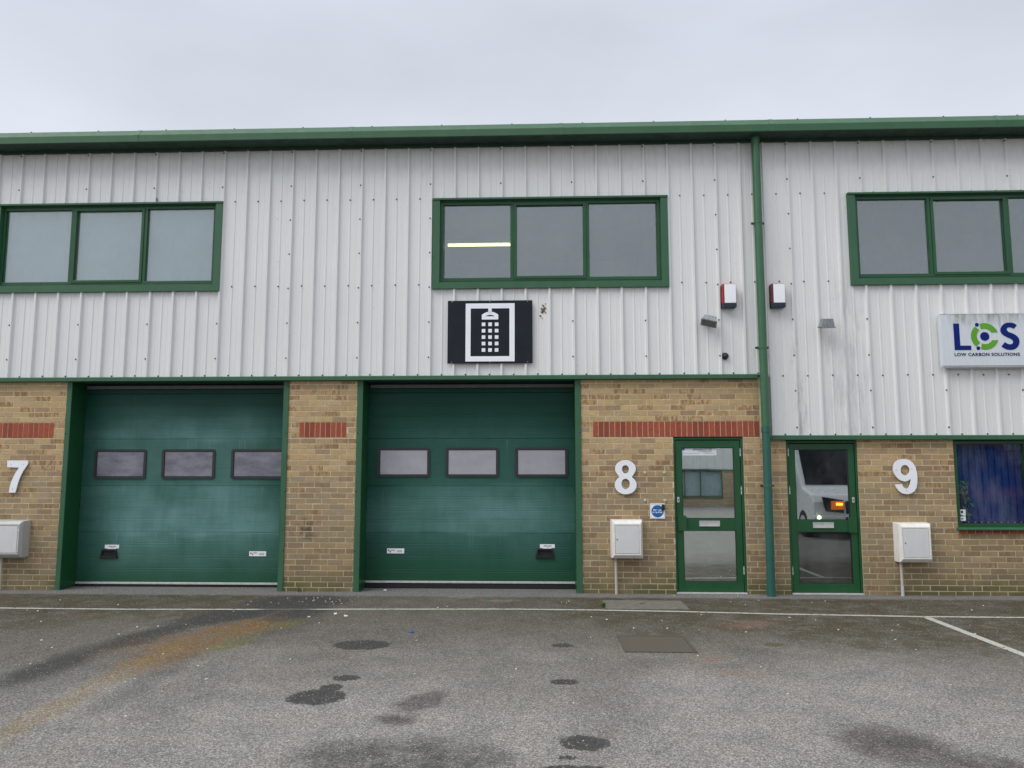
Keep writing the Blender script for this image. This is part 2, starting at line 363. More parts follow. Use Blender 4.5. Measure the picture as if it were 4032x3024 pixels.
    # oil patches
    c = stain(c, [m.ell(vr, 5.85, -3.07, .27, .20, 0, .05), m.ell(vr, 5.99, -4.22, .115, .085, 0, .06), m.ell(vr, 7.74, -3.02, .10, .075, 0, .10), m.ell(vr, 7.72, -4.27, .11, .08, 0, .12),
                  m.ell(vr, 5.91, -4.74, .21, .19, 8, .10), m.ell(vr, 5.95, -4.50, .085, .10, 0, .12), m.ell(vr, 7.81, -5.61, .15, .13, 0, .14), m.ell(vr, 7.70, -5.86, .06, .03, 0, .2), m.ell(vr, 7.74, -6.02, .2, .05, 0, .2)], dk, .92)
    c = stain(c, [m.ell(vd, 6.70, -4.80, .13, .26, -20, .35), m.ell(vd, 6.60, -5.2, .14, .12, 0, .5), m.ell(vd, 9.70, -5.60, .30, .36, 30, .4), m.ell(vd, 10.0, -5.9, .3, .2, 0, .4)], dkb, .88, m.mr(m.noise(6, 5, .7), .3, .55, .5, 1))
    big_n = m.mr(m.noise(5, 5, .7), .34, .58, .35, 1)
    c = stain(c, [m.ell(vd, 6.75, -5.92, .62, .34, 0, .4)], dk, .74, big_n)
    c = stain(c, [m.ell(vd, 4.9, -4.8, .3, .6, 0, .7)], dk, .38, big_n)
    c = stain(c, [m.ell(vd, 9.75, -5.55, .14, .12, 0, .5)], dk, .4)
    c = stain(c, [m.ell(vr, 9.73, -2.90, .10, .07, 0, .15)], m.mix(r1, (.03, .038, .012), (.10, .11, .04)), .8)
    c = stain(c, [m.ell(vd, 9.05, -3.75, .22, .40, 20, .6), m.ell(vd, 9.7, -1.9, .4, .25, 0, .6)], m.mix(r1, (.09, .05, .03), (.30, .19, .14)), .55, m.mr(mid, .4, .6))
    c = stain(c, [m.ell(vd, 6.6, -.25, .3, .12, 0, .5), m.ell(vd, 7.0, -.55, .25, .08, 0, .6)], (.34, .31, .24), .4, m.mr(m.noise(9, 3), .35, .6))
    c = stain(c, [m.ell(vd, 1.6, -2.6, 1.3, .55, -8, .5), m.ell(vd, 2.3, -4.6, .5, 1.2, 12, .6), m.ell(vd, 8.0, -4.9, .22, 1.1, -10, .6)], dkb, .42, m.mr(m.noise(2.6, 5, .65), .36, .6))
    # scattered pale chips
    chip = m.math('GREATER_THAN', m.vorr if False else r2, .985)
    c = m.mix(m.math('MULTIPLY', chip, .6), c, (.55, .55, .54))
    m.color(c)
    wet = m.math('SUBTRACT', .9, m.math('MULTIPLY', moss, .12)); m.rough(wet)
    h = m.math('ADD', m.vor(125, None, 'Distance'), m.math('MULTIPLY', m.noise(45, 3), .8))
    m.bump(h, .8, .007)
    return m.m
M['asphalt'] = mk_asphalt()

def mk_line():
    m = NT('worn_white_paint', .8, .3)
    X, Y, Z = m.xyz()
    n = m.noise(26, 5, .7); n2 = m.noise(3, 3)
    worn = m.mr(m.math('ADD', n, m.mr(n2, .3, .7, -.08, .08)), .55, .64)
    patch = m.math('MULTIPLY', m.mr(X, 4.15, 4.3), m.mr(X, 4.95, 4.75))
    worn = m.math('MAXIMUM', worn, m.math('MULTIPLY', patch, .85))
    st = m.vor(105); sx = m.N.new('ShaderNodeSeparateColor'); m.L.new(st, sx.inputs[0])
    m.color(m.mix(worn, m.mix(sx.outputs[0], (.52, .52, .46), (.34, .34, .30)), m.mix(sx.outputs[1], (.04, .038, .03), (.13, .12, .10))))
    m.bump(m.vor(105, None, 'Distance'), .6, .006); return m.m
M['line'] = mk_line()
def mk_cover():
    m = NT('rusty_cast_iron', .75, .4)
    w = m.N.new('ShaderNodeTexWave'); w.wave_type = 'BANDS'; w.bands_direction = 'DIAGONAL'; w.inputs['Scale'].default_value = 9; w.inputs['Distortion'].default_value = 1.2
    m.L.new(m.map((1, 2.2, 1)), w.inputs[0])
    c = m.mix(m.mr(m.noise(9, 4), .35, .65), (.105, .096, .074), (.115, .096, .072))
    c = m.mix(m.mr(w.outputs[0], .3, .6, .5, 0), c, (.030, .027, .020))
    m.color(c); m.bump(w.outputs[0], .6, .006); return m.m
M['iron'] = mk_cover()
def mk_lcs():
    m = NT('algae_streaked_sign', .4, .5)
    X, Y, Z = m.xyz()
    st = m.noise(1, 6, .75, m.map((55, 55, 5)))
    st2 = m.noise(1, 5, .7, m.map((16, 16, 2)))
    top = m.mr(m.math('ADD', Z, m.mr(st, .3, .7, -.12, .12)), 3.52, 3.72)
    g = m.math('MULTIPLY', top, m.mr(st2, .38, .58, .15, 1)); g = m.math('MULTIPLY', g, m.mr(X, 13.0, 13.08))
    c = m.mix(m.mr(st, .45, .7, 0, .35), (.66, .71, .76), (.48, .50, .50))
    c = m.mix(m.math('MULTIPLY', g, .75), c, (.20, .19, .12))
    m.color(c); return m.m
M['lcs'] = mk_lcs()

# ------------------------------------------------------------------ mesh helpers
class MB:
    def __init__(s): s.v = []; s.f = []; s.m = []; s.tone = None
    def face(s, pts, mi=0, tone=None):
        b = len(s.v); s.v += [tuple(p) for p in pts]; s.f.append(tuple(range(b, b+len(pts)))); s.m.append(mi)
        if s.tone is not None: s.tone.append((tone or (.5,.5,.5,0), len(pts)))
    def box(s, x0, x1, y0, y1, z0, z1, mi=0, tone=None, back=True):
        b = len(s.v)
        s.v += [(x0,y0,z0),(x1,y0,z0),(x1,y1,z0),(x0,y1,z0),(x0,y0,z1),(x1,y0,z1),(x1,y1,z1),(x0,y1,z1)]
        fs = [(0,1,5,4),(1,2,6,5),(3,0,4,7),(4,5,6,7),(0,3,2,1)]
        if back: fs.append((2,3,7,6))
        for f in fs:
            s.f.append(tuple(b+i for i in f)); s.m.append(mi)
            if s.tone is not None: s.tone.append((tone or (.5,.5,.5,0), 4))
        return s
    def prism(s, pts, y0, y1, mi=0):      # polygon in XZ (counter-clockwise seen from -Y)
        n = len(pts); b = len(s.v)
        s.v += [(p[0], y0, p[1]) for p in pts] + [(p[0], y1, p[1]) for p in pts]
        s.f.append(tuple(range(b, b+n))); s.m.append(mi)
        s.f.append(tuple(range(b+2*n-1, b+n-1, -1))); s.m.append(mi)
        for i in range(n):
            j = (i+1) % n; s.f.append((b+i, b+n+i, b+n+j, b+j)); s.m.append(mi)
        return s
    def extrude_x(s, prof, x0, x1, mi=0, caps=True):   # profile [(y,z)...]
        n = len(prof); b = len(s.v)
        s.v += [(x0, p[0], p[1]) for p in prof] + [(x1, p[0], p[1]) for p in prof]
        for i in range(n if caps else n-1):
            j = (i+1) % n; s.f.append((b+i, b+j, b+n+j, b+n+i)); s.m.append(mi)
        if caps:
            s.f.append(tuple(range(b+n-1, b-1, -1))); s.m.append(mi); s.f.append(tuple(range(b+n, b+2*n))); s.m.append(mi)
        return s
    def tube(s, p0, p1, r0, r1=None, seg=16, mi=0, caps=True):
        p0, p1 = Vector(p0), Vector(p1); r1 = r0 if r1 is None else r1
        q = (p1-p0).normalized().to_track_quat('Z', 'Y'); b = len(s.v)
        for p, r in ((p0, r0), (p1, r1)):
            for i in range(seg):
                a = 2*PI*i/seg; s.v.append(tuple(p + q @ Vector((math.cos(a)*r, math.sin(a)*r, 0))))
        for i in range(seg):
            j = (i+1) % seg; s.f.append((b+i, b+j, b+seg+j, b+seg+i)); s.m.append(mi)
        if caps:
            s.f.append(tuple(range(b+seg-1, b-1, -1))); s.m.append(mi); s.f.append(tuple(range(b+seg, b+2*seg))); s.m.append(mi)
        return s
    def dome(s, c, r, ax=(0,-1,0), seg=14, rings=5, mi=0, squash=1.):
        q = Vector(ax).to_track_quat('Z', 'Y'); b = len(s.v); c = Vector(c)
        for k in range(rings):
            t = PI/2*k/rings
            for i in range(seg):
                a = 2*PI*i/seg; s.v.append(tuple(c + q @ Vector((math.cos(a)*r*math.cos(t), math.sin(a)*r*math.cos(t), r*math.sin(t)*squash))))
        s.v.append(tuple(c + q @ Vector((0, 0, r*squash))))
        for k in range(rings-1):
            for i in range(seg):
                j = (i+1) % seg; s.f.append((b+k*seg+i, b+k*seg+j, b+(k+1)*seg+j, b+(k+1)*seg+i)); s.m.append(mi)
        for i in range(seg): s.f.append((b+(rings-1)*seg+i, b+(rings-1)*seg+(i+1) % seg, len(s.v)-1)); s.m.append(mi)
        return s
    def frame(s, x0, x1, z0, z1, w, y0, y1, mi=0, wl=None, wr=None, wb=None, wt=None):   # butt-jointed rectangular frame
        wl = w if wl is None else wl; wr = w if wr is None else wr; wb = w if wb is None else wb; wt = w if wt is None else wt
        s.box(x0, x0+wl, y0, y1, z0, z1, mi); s.box(x1-wr, x1, y0, y1, z0, z1, mi)
        s.box(x0+wl, x1-wr, y0, y1, z0, z0+wb, mi); s.box(x0+wl, x1-wr, y0, y1, z1-wt, z1, mi)
        return s
    def build(s, name, mats, parent=None, bevel=0, smooth=False, org=None):
        me = bpy.data.meshes.new(name)
        vs = s.v if org is None else [(a-org[0], b-org[1], c-org[2]) for a, b, c in s.v]
        me.from_pydata(vs, [], s.f)
        if not isinstance(mats, (list, tuple)): mats = [mats]
        for mt in mats: me.materials.append(M[mt] if isinstance(mt, str) else mt)
        me.polygons.foreach_set('material_index', s.m)
        if s.tone is not None:
            ca = me.color_attributes.new('tone', 'FLOAT_COLOR', 'CORNER'); buf = []
            for t, n in s.tone: buf += list(t)*n
            ca.data.foreach_set('color', buf)
        if smooth: me.polygons.foreach_set('use_smooth', [True]*len(me.polygons))
        me.update()
        o = bpy.data.objects.new(name, me); COL.objects.link(o)
        if org is not None: o.location = org
        if parent: o.parent = parent
        if bevel:
            bm = o.modifiers.new('bevel', 'BEVEL'); bm.width = bevel; bm.segments = 2; bm.limit_method = 'ANGLE'; bm.angle_limit = math.radians(40)
        if smooth:
            o.data.set_sharp_from_angle(angle=math.radians(40))
        return o

def thing(name, label, cat, group=None, loc=(0,0,0)):
    o = bpy.data.objects.new(name, None); COL.objects.link(o); o.location = loc; o.empty_display_size = .2
    o['label'] = label; o['category'] = cat
    if group: o['group'] = group
    return o
def tag(o, label, cat, group=None):
    o['label'] = label; o['category'] = cat
    if group: o['group'] = group
    return o
def part(o, label): o['label'] = label; return o

def curve_shape(name, outer, holes, y0, depth, mat, parent=None, bez=False):
    """flat plate cut to an outline with holes, standing in XZ, front face at y0"""
    cu = bpy.data.curves.new(name, 'CURVE'); cu.dimensions = '2D'; cu.fill_mode = 'BOTH'; cu.extrude = depth/2
    for pts in [outer]+holes:
        sp = cu.splines.new('POLY'); sp.points.add(len(pts)-1)
        for i, p in enumerate(pts): sp.points[i].co = (p[0], p[1], 0, 1)
        sp.use_cyclic_u = True
    tmp = bpy.data.objects.new('tmp', cu); COL.objects.link(tmp)
    dg = bpy.context.evaluated_depsgraph_get(); me = bpy.data.meshes.new_from_object(tmp.evaluated_get(dg)); me.name = name
    bpy.data.objects.remove(tmp); bpy.data.curves.remove(cu)
    me.transform(Matrix.Translation((0, y0+depth/2, 0)) @ Matrix.Rotation(PI/2, 4, 'X'))
    me.materials.clear(); me.materials.append(M[mat])
    o = bpy.data.objects.new(name, me); COL.objects.link(o)
    if parent: o.parent = parent
    return o
def text(name, body, x, z, y, size, mat, parent=None, width=None, bold=0., mirror=False, depth=.001, spacing=1.):
    cu = bpy.data.curves.new(name, 'FONT'); cu.body = body; cu.size = size; cu.extrude = depth/2; cu.offset = bold; cu.space_character = spacing
    tmp = bpy.data.objects.new('tmp', cu); COL.objects.link(tmp)
    dg = bpy.context.evaluated_depsgraph_get(); me = bpy.data.meshes.new_from_object(tmp.evaluated_get(dg)); me.name = name
    bpy.data.objects.remove(tmp); bpy.data.curves.remove(cu)
    xs = [v.co.x for v in me.vertices]; w = max(xs)-min(xs); k = (width/w) if width else 1.
    T = Matrix.Translation((x, y, z)) @ Matrix.Rotation(PI/2, 4, 'X') @ Matrix.Diagonal(((-k if mirror else k), 1, 1, 1)) @ Matrix.Translation((-min(xs), 0, 0))
    me.transform(T)
    if mirror: me.flip_normals()
    me.materials.clear(); me.materials.append(M[mat])
    o = bpy.data.objects.new(name, me); COL.objects.link(o)
    if parent: o.parent = parent
    return o

# ================================================================== GROUND
def struct(o): o['kind'] = 'structure'; return o
g = MB(); g.face([(-150,-150,0),(170,-150,0),(170,150,0),(-150,150,0)]); struct(g.build('ground', 'asphalt'))
LW = .05
def strip(name, pts, w, z=.004):
    b = MB(); q = []
    for i, p in enumerate(pts):
        a = Vector(pts[max(0, i-1)]); c = Vector(pts[min(len(pts)-1, i+1)]); t = (c-a).normalized(); n = Vector((-t.y, t.x))
        q.append((Vector(p)+n*w, Vector(p)-n*w))
    for (a, b_), (c, d_) in zip(q, q[1:]): b.face([(b_.x,b_.y,z),(d_.x,d_.y,z),(c.x,c.y,z),(a.x,a.y,z)])
    return struct(b.build(name, 'line'))
raw = [(-6,-1.30),(-2,-1.31),(1.09,-1.334),(2.65,-1.352),(4.17,-1.305),(5.67,-1.228),(7.19,-1.165),(8.28,-1.192),(9.21,-1.25),(10.13,-1.345),(11.77,-1.45),(12.92,-1.462),(15,-1.47),(22,-1.5)]
pts = []
for (a, b) in zip(raw, raw[1:]):
    n = max(1, int((b[0]-a[0])/.06))
    for i in range(n):
        t = i/n; pts.append((a[0]+(b[0]-a[0])*t, a[1]+(b[1]-a[1])*t + R.uniform(-.004, .004)))
pts.append(raw[-1])
strip('painted_line', pts, .035)
strip('painted_line', [(11.84, -1.50-i*.1) for i in range(48)], .045)

# slab and covers
s = MB(); s.prism([(8.30,.0),(9.28,.0),(9.28,.012),(8.30,.012)], -1.14, -.54); s.box(8.74,8.80,-.80,-.755,.012,.0135,1)
tag(s.build('concrete_slab', ['concrete','dkgrey'], None, .004), 'pale grey concrete slab set in the asphalt in front of the door and meter box of unit 8', 'slab')
s = MB(); s.box(8.32,8.93,-3.25,-2.61,0,.006); s.frame(8.30,8.95,-3.27,-2.59,.018,0,1,0) if False else None
t = thing('manhole_cover', 'rusty patterned iron manhole cover in the car park surface', 'manhole cover', None, (8.62,-2.93,0))
s.build('cover_plate', 'iron', t).matrix_parent_inverse = t.matrix_world.inverted() if False else Matrix.Translation((-8.62, 2.93, 0))
fr = MB()
for a in ((8.295,8.318,-3.275,-2.585),(8.932,8.955,-3.275,-2.585),(8.318,8.932,-3.275,-3.252),(8.318,8.932,-2.608,-2.585)): fr.box(a[0],a[1],a[2],a[3],0,.009)
fr.build('cover_frame', 'iron', t).matrix_parent_inverse = Matrix.Translation((-8.62, 2.93, 0))

# ================================================================== TERRACE
B = thing('industrial_unit', 'long building of white cladding over buff brick with green doors, units 7 to 9', 'building')
XL, XR = -6.0, 22.0
CREST, PAN, BR = -.030, 0.0, .06
# note: crest of ribs at y=-.03+.03; the calibrated plane (y=0) is the rib crest
CREST, PAN = 0.0, .036

# ---- brickwork
Z0, ZP, XP, XJ = .055, .0748, .2225, 4.305
def tone(z):
    r = R.random()
    tan, buff, brown, grey, pink = (.60,.42,.205), (.55,.395,.21), (.37,.245,.14), (.44,.34,.22), (.53,.345,.19)
    if z > 2.3: c = tan if r < .62 else buff if r < .86 else pink if r < .95 else brown
    elif z > 1.5: c = tan if r < .34 else buff if r < .62 else brown if r < .84 else pink
    else: c = buff if r < .30 else grey if r < .60 else brown if r < .84 else tan if r < .93 else pink
    k = R.uniform(.80, 1.04)*(1. if z > 1.6 else .92); band = .75 if R.random() < (.22 if z > 1.5 else .12) else 0.
    q_ = .16 if z > 1.5 else .24; c = tuple(u*(1-q_)+w_*q_ for u, w_ in zip(c, (.47,.345,.19)))
    return (c[0]*k, c[1]*k*R.uniform(.97, 1.03), c[2]*k*R.uniform(.94, 1.06), band)
wall = MB(); wall.tone = []
def brickwork(xa, xb, za, zb):
    wall.box(xa, xb, BR+.0035, BR+.11, za, zb, 1)
    j = .0062
    k = int(math.floor((za-Z0)/ZP))
    while Z0+k*ZP < zb:
        z0 = max(za, Z0+k*ZP+j); z1 = min(zb, Z0+(k+1)*ZP-j)
        if z1-z0 > .008:
            off = XJ + (XP/2 if k % 2 == 0 else 0); off += [0,.012,-.01,.006,-.008][k % 5]
            i = int(math.floor((xa-off)/XP))
            while off+i*XP < xb:
                x0 = max(xa+.001, off+i*XP+j+R.uniform(-.0015,.0015)); x1 = min(xb-.001, off+(i+1)*XP-j+R.uniform(-.0015,.0015))
                if x1-x0 > .012:
                    y = BR+R.uniform(-.0015,.0015); dz = R.uniform(-.0012,.0012)
                    wall.box(x0, x1, y, BR+.02, z0+dz*(z0 > za), z1+dz*(z1 < zb), 0, tone(z0), back=False)
                i += 1
        k += 1
S0, S1 = 2.086, 2.299       # soldier band heights
def with_soldier(xa, xb, sa, sb, top):
    brickwork(xa, xb, 0, S0); brickwork(xa, sa, S0, S1) if sa-xa > .02 else None
    if xb-sb > .02: brickwork(sb, xb, S0, S1)
    brickwork(xa, xb, S1, top)
with_soldier(-6.0, .87, .0-2.2, .702, 2.9)
with_soldier(4.02, 5.00, 4.187, 4.85, 2.9)
brickwork(8.08, 9.335, 0, S0); brickwork(10.275, 10.50, 0, S0); brickwork(10.50, 10.845, 0, 2.06)
brickwork(8.08, 8.248, S0, S1); brickwork(8.08, 10.50, S1, 2.9)
brickwork(11.79, 13.055, 0, 2.06); brickwork(13.055, 15.35, 0, .80); brickwork(15.35, 22, 0, 2.06)
wall.box(10.50, 10.60, BR+.007, BR+.11, 2.06, 2.9, 1)
wo = wall.build('brick_wall', ['brick', 'mortar'], B)
def soldiers(xa, xb, z0, z1, pitch, y, nm, lb):
    sol = MB(); n = round((xb-xa)/pitch); p = (xb-xa)/n
    sol.box(xa, xb, y+.0035, y+.10, z0-.002, z1+.002, 1)
    for i in range(n):
        sol.box(xa+i*p+.0045+R.uniform(-.001,.001), xa+(i+1)*p-.0045, y+R.uniform(-.001,.001), y+.03, z0, z1, 0)
    part(sol.build(nm, ['red', 'mortar'], B), lb)
soldiers(-2.2, .702, S0+.004, S1-.004, .0745, BR-.003, 'soldier_course', 'red soldier bricks above the number 7')
soldiers(4.187, 4.85, S0+.004, S1-.004, .0745, BR-.003, 'soldier_course', 'short red soldier band on the pier between the garage doors')
soldiers(8.248, 10.50, S0+.004, S1-.004, .0745, BR-.003, 'soldier_course', 'long red soldier band over the door of unit 8')
soldiers(13.055, 15.35, .802, .846, .1115, BR-.006, 'brick_sill_course', 'row of red brick ends under the blue-blinded window')

# ---- cladding sheets
def profile(xa, xb):
    P = .33333; pts = []
    k0 = math.floor(xa/P)-1
    rel = [(-.024, PAN), (-.0125, CREST), (.0125, CREST), (.024, PAN),
           (.078, PAN), (.082, PAN-.002), (.088, PAN-.002), (.092, PAN),
           (.153, PAN), (.159, PAN-.007), (.174, PAN-.007), (.180, PAN),
           (.241, PAN), (.245, PAN-.002), (.251, PAN-.002), (.255, PAN)]
    k = k0
    while k*P < xb+P:
        pts += [(k*P+a, b) for a, b in rel]; k += 1
    out_ = []
    for (a, b), (c, d_) in zip(pts, pts[1:]):
        if c <= xa or a >= xb: continue
        if a < xa: t = (xa-a)/(c-a); a, b = xa, b+(d_-b)*t
        if not out_: out_.append((a, b))
        if c > xb: t = (xb-a)/(c-a); c, d_ = xb, b+(d_-b)*t
        out_.append((c, d_))
    return out_
def sheet(mb, xa, xb, za, zb):
    p = profile(xa, xb)
    for (a, b), (c, d_) in zip(p, p[1:]): mb.face([(a,b,za),(c,d_,za),(c,d_,zb),(a,b,zb)])
CT = 6.24
W = [(-.350, 3.005), (6.03, 9.32), (11.80, 15.10)]; WZ = (4.155, 5.455)
def clad(name, xa, xb, zb, wins):
    mb = MB(); x = xa
    for a, b in wins:
        sheet(mb, x, a, zb, CT); sheet(mb, a, b, zb, WZ[0]); sheet(mb, a, b, WZ[1], CT); x = b
    sheet(mb, x, xb, zb, CT)
    return mb.build(name, 'clad', B)
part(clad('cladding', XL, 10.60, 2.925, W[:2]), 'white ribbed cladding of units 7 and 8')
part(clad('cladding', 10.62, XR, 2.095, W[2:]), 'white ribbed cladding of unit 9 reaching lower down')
bk = MB()
x = XL
for a, b in W: bk.box(x, a, .040, .10, 2.93, CT); bk.box(a, b, .040, .10, 2.93, WZ[0]); bk.box(a, b, .040, .10, WZ[1], CT); x = b
bk.box(x, XR, .040, .10, 2.93, CT); bk.box(10.62, XR, .040, .055, 2.10, 2.93)
bk.build('inner_wall', 'interior', B)
# screws
scr = []
for k in range(-3, 50):
    xx = (k+.5)/3
    zs = [2.95, 4.219, 5.468] if xx < 10.6 else [2.116, 2.914, 4.222, 5.473]
    for z in zs:
        hid = any(a-.02 < xx < b+.02 and (WZ[0]-.02 < z < WZ[1]-.0) for a, b in W)
        if 6.2 < xx < 7.45 and 3.05 < z < 4.0: hid = True
        inw = any(a-.02 < xx < b+.02 for a, b in W)
        if z in (4.219, 4.222) and inw: continue
        if not hid: scr.append((xx, PAN-.005, z+R.uniform(-.004,.004), .0105))
    if k % 3 == 0:
        zs = [3.189, 3.685, 4.182, 4.679, 5.175, 5.674, 6.18] + ([2.207, 2.704] if k/3 > 10.6 else [])
        for z in zs:
            xx = k/3
            if any(a-.02 < xx < b+.02 and WZ[0]-.02 < z < WZ[1]+.02 for a, b in W): continue
            if 6.2 < xx < 7.45 and 3.05 < z < 4.0: continue
            if 12.9 < xx < 14.5 and 3.0 < z < 3.73: continue
            scr.append((xx-.014, CREST+.004, z, .0095))
scr = [q for q in scr if -.6 < q[0] < 14.6]
scr.sort(key=lambda q: abs(q[0]-7.5)+abs(q[2]-2))
base = MB(); base.tube((0,0,0),(0,-.004,0),.0125,None,8); base.dome((0,-.004,0),.0105,(0,-1,0),8,3)
sm = base.build('screw', 'screw', B); me0 = sm.data; sm.location = scr[0][:3]
for q in scr[1:100]:
    o = bpy.data.objects.new('screw', me0); o.location = q[:3]; COL.objects.link(o); o.parent = B
rest = MB()
for q in scr[100:]:
    rest.tube(q[:3], (q[0], q[1]-.004, q[2]), .0125, None, 8); rest.dome((q[0], q[1]-.004, q[2]), .0105, (0,-1,0), 8, 3)
o = rest.build('screws', 'screw', B); o['kind'] = 'stuff'

# ---- drip flashings, soffit strip
d1 = MB(); d1.extrude_x([(-.018,2.932),(-.024,2.925),(-.024,2.876),(BR+.02,2.868),(BR+.02,2.932)], XL, 10.485); part(d1.build('drip_flashing', 'flash', B), 'green strip under the cladding of units 7 and 8')
d1 = MB(); d1.extrude_x([(-.018,2.101),(-.024,2.094),(-.024,2.043),(BR+.02,2.036),(BR+.02,2.101)], 10.605, XR)
d1.box(10.598, 10.622, -.026, .05, 2.04, 2.93)
part(d1.build('drip_flashing', 'flash', B), 'green strip under the cladding of unit 9')

# ---- eaves gutter, soffit, roof
gt = MB()
gp = [(.03,6.240),(-.005,6.240),(-.02,6.256),(-.262,6.252),(-.270,6.257),(-.270,6.356),(-.170,6.465),(-.160,6.465),(.03,6.40)]
gt.extrude_x(gp, XL, XR)
go = gt.build('gutter', 'gutter', B, .004)
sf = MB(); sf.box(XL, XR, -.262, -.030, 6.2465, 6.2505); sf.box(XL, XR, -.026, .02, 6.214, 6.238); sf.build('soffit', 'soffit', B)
for xx in (1.83, 4.88, 7.84, 10.73, 13.78):
    jt = MB(); q = [(-.273,6.256),(-.273,6.358),(-.172,6.468),(-.167,6.464),(-.267,6.354),(-.267,6.256)]
    jt.extrude_x(q, xx-.03, xx+.03)
    for dx in (-.018, .018):
        for z_ in (6.28, 6.33): jt.dome((xx+dx,-.273,z_), .005, (0,-1,0), 6, 2)
    jt.build('gutter_joint', 'flash', B)
xx = -2.75; mb0 = None
while xx < 16:
    if mb0 is None:
        bm_ = MB(); bm_.box(-.009,.009,-.166,-.148,6.466,6.478); mb0 = bm_.build('roof_bolt', 'flash', B); mb0.location = (xx,0,0)
    else:
        o = mb0.copy(); COL.objects.link(o); o.parent = B; o.location = (xx,0,0)
    xx += .99
rf = MB(); rf.extrude_x([(-.15,6.455),(9,7.2),(9,7.1),(-.15,6.435)], XL, XR); rf.build('roof', 'roofmetal', B)
sh = MB(); sh.box(XL, XR, 9, 9.2, 0, 7.1); sh.box(XL-.1, XL, .1, 9.2, 0, 7.0); sh.box(XR, XR+.1, .1, 9.2, 0, 7.0); sh.build('rear_wall', 'roofmetal', B)

# ---- rooms behind glass
def room(x0, x1, z0, z1, y0, y1, mi):
    rm = MB()
    rm.face([(x0,y1,z0),(x1,y1,z0),(x1,y1,z1),(x0,y1,z1)]); rm.face([(x0,y0,z0),(x0,y1,z0),(x0,y1,z1),(x0,y0,z1)])
    rm.face([(x1,y0,z0),(x1,y0,z1),(x1,y1,z1),(x1,y1,z0)]); rm.face([(x0,y0,z1),(x0,y1,z1),(x1,y1,z1),(x1,y0,z1)]); rm.face([(x0,y0,z0),(x1,y0,z0),(x1,y1,z0),(x0,y1,z0)])
    rm.build('interior_room', mi, B)
room(-.40, 3.15, 4.05, 5.55, .101, .55, 'interior_light')
wb = MB(); wb.box(-.30, 2.97, .112, .116, 4.2, 5.42); part(wb.build('window_blind', 'whiteblind', B), 'white blind pulled down behind the upper window of unit 7')
room(5.9, 9.45, 3.3, 5.75, .101, 4.5, 'interior'); room(11.7, 15.2, 3.3, 5.75, .101, 4.5, 'interior')
room(9.25, 10.36, .0, 2.2, .172, 3.0, 'interior'); room(10.37, 11.9, .0, 2.1, .172, 3.0, 'interior'); room(13.0, 15.4, .7, 2.1, .172, 2.0, 'interior')
lt = thing('strip_light', 'lit fluorescent tube on the ceiling seen through the left pane above the shower sign', 'ceiling light', None, (6.6, 2.6, 5.60))
l_ = MB(); l_.tube((-.68,0,-.05),(.43,0,-.05),.019,None,10); l_.build('lamp_tube', 'tube', lt)
l_ = MB(); l_.box(-.69,.45,-.03,.03,-.02,.04); l_.build('lamp_housing', 'white', lt)

# ---- upper windows
def upper_window(x0, x1, n):
    z0, z1 = WZ
    f = MB()                                            # outer flashing with mitred look
    yf = -.016
    f.box(x0, x0+.098, yf, .03, z0, z1-.022); f.box(x1-.098, x1, yf, .03, z0, z1-.022)
    f.box(x0+.098, x1-.098, yf, .03, z0, z0+.086); f.box(x0-.004, x1+.004, yf-.012, .03, z1-.022, z1+.004)
    # reveals
    f.box(x0+.094, x0+.098, .03, .11, z0+.082, z1-.022); f.box(x1-.098, x1-.094, .03, .11, z0+.082, z1-.022)
    f.box(x0+.098, x1-.098, .03, .11, z1-.030, z1-.022); f.box(x0+.098, x1-.098, .03, .11, z0+.082, z0+.086)
    w = f.build('window', 'flash', B, .0015)
    part(w, ['three-pane upper window of unit 7 with pale glass', 'three-pane upper window of unit 8 with a lit tube inside', 'three-pane upper window of unit 9, cut by the photo edge'][n])
    s_ = MB(); s_.extrude_x([(.02,z0+.088),(.02,z0+.108),(.10,z0+.118),(.10,z0+.088)], x0+.10, x1-.10); s_.build('window_sill', 'doorgreen', w, .003)
    fr_ = MB(); a0, a1 = x0+.098, x1-.098; zb, zt = z0+.118, z1-.030
    fr_.frame(a0, a1, zb, zt, .045, .045, .10, 0)
    kx = (x1-x0)/3.295; ps = [(x0+.152*kx, x0+1.095*kx), (x0+1.178*kx, x0+2.118*kx), (x0+2.20*kx, x0+3.145*kx)]
    zf0, zf1 = zb+.045, zt-.045
    fr_.box(ps[0][1], ps[1][0]-.043, .045, .10, zf0, zf1); fr_.box(ps[1][1]+.042, ps[2][0], .045, .10, zf0, zf1)
    fr_.build('window_frame', 'doorgreen', w, .002)
    sa = MB(); sa.frame(ps[1][0]-.041, ps[1][1]+.040, zf0+.002-.022, zf1+.022-.002, .040, .034, .060, 0); sa.build('opening_sash', 'doorgreen', w, .003)
    for i, (a, b) in enumerate(ps):
        p = MB(); p.box(a-.012, b+.012, .078, .084, zf0-.01, zf1+.01); p.build('window_pane', 'glass_up', w)
    gk = MB()
    for i, (a, b) in enumerate(ps): gk.frame(a-.001, b+.001, zf0+.0 if i != 1 else zf0+.018, zf1-.0 if i != 1 else zf1-.018, .006, .066, .078, 0)
    gk.build('glazing_bead', 'flash', w)
    return w
for i, (a, b) in enumerate(W): upper_window(a, b, i)

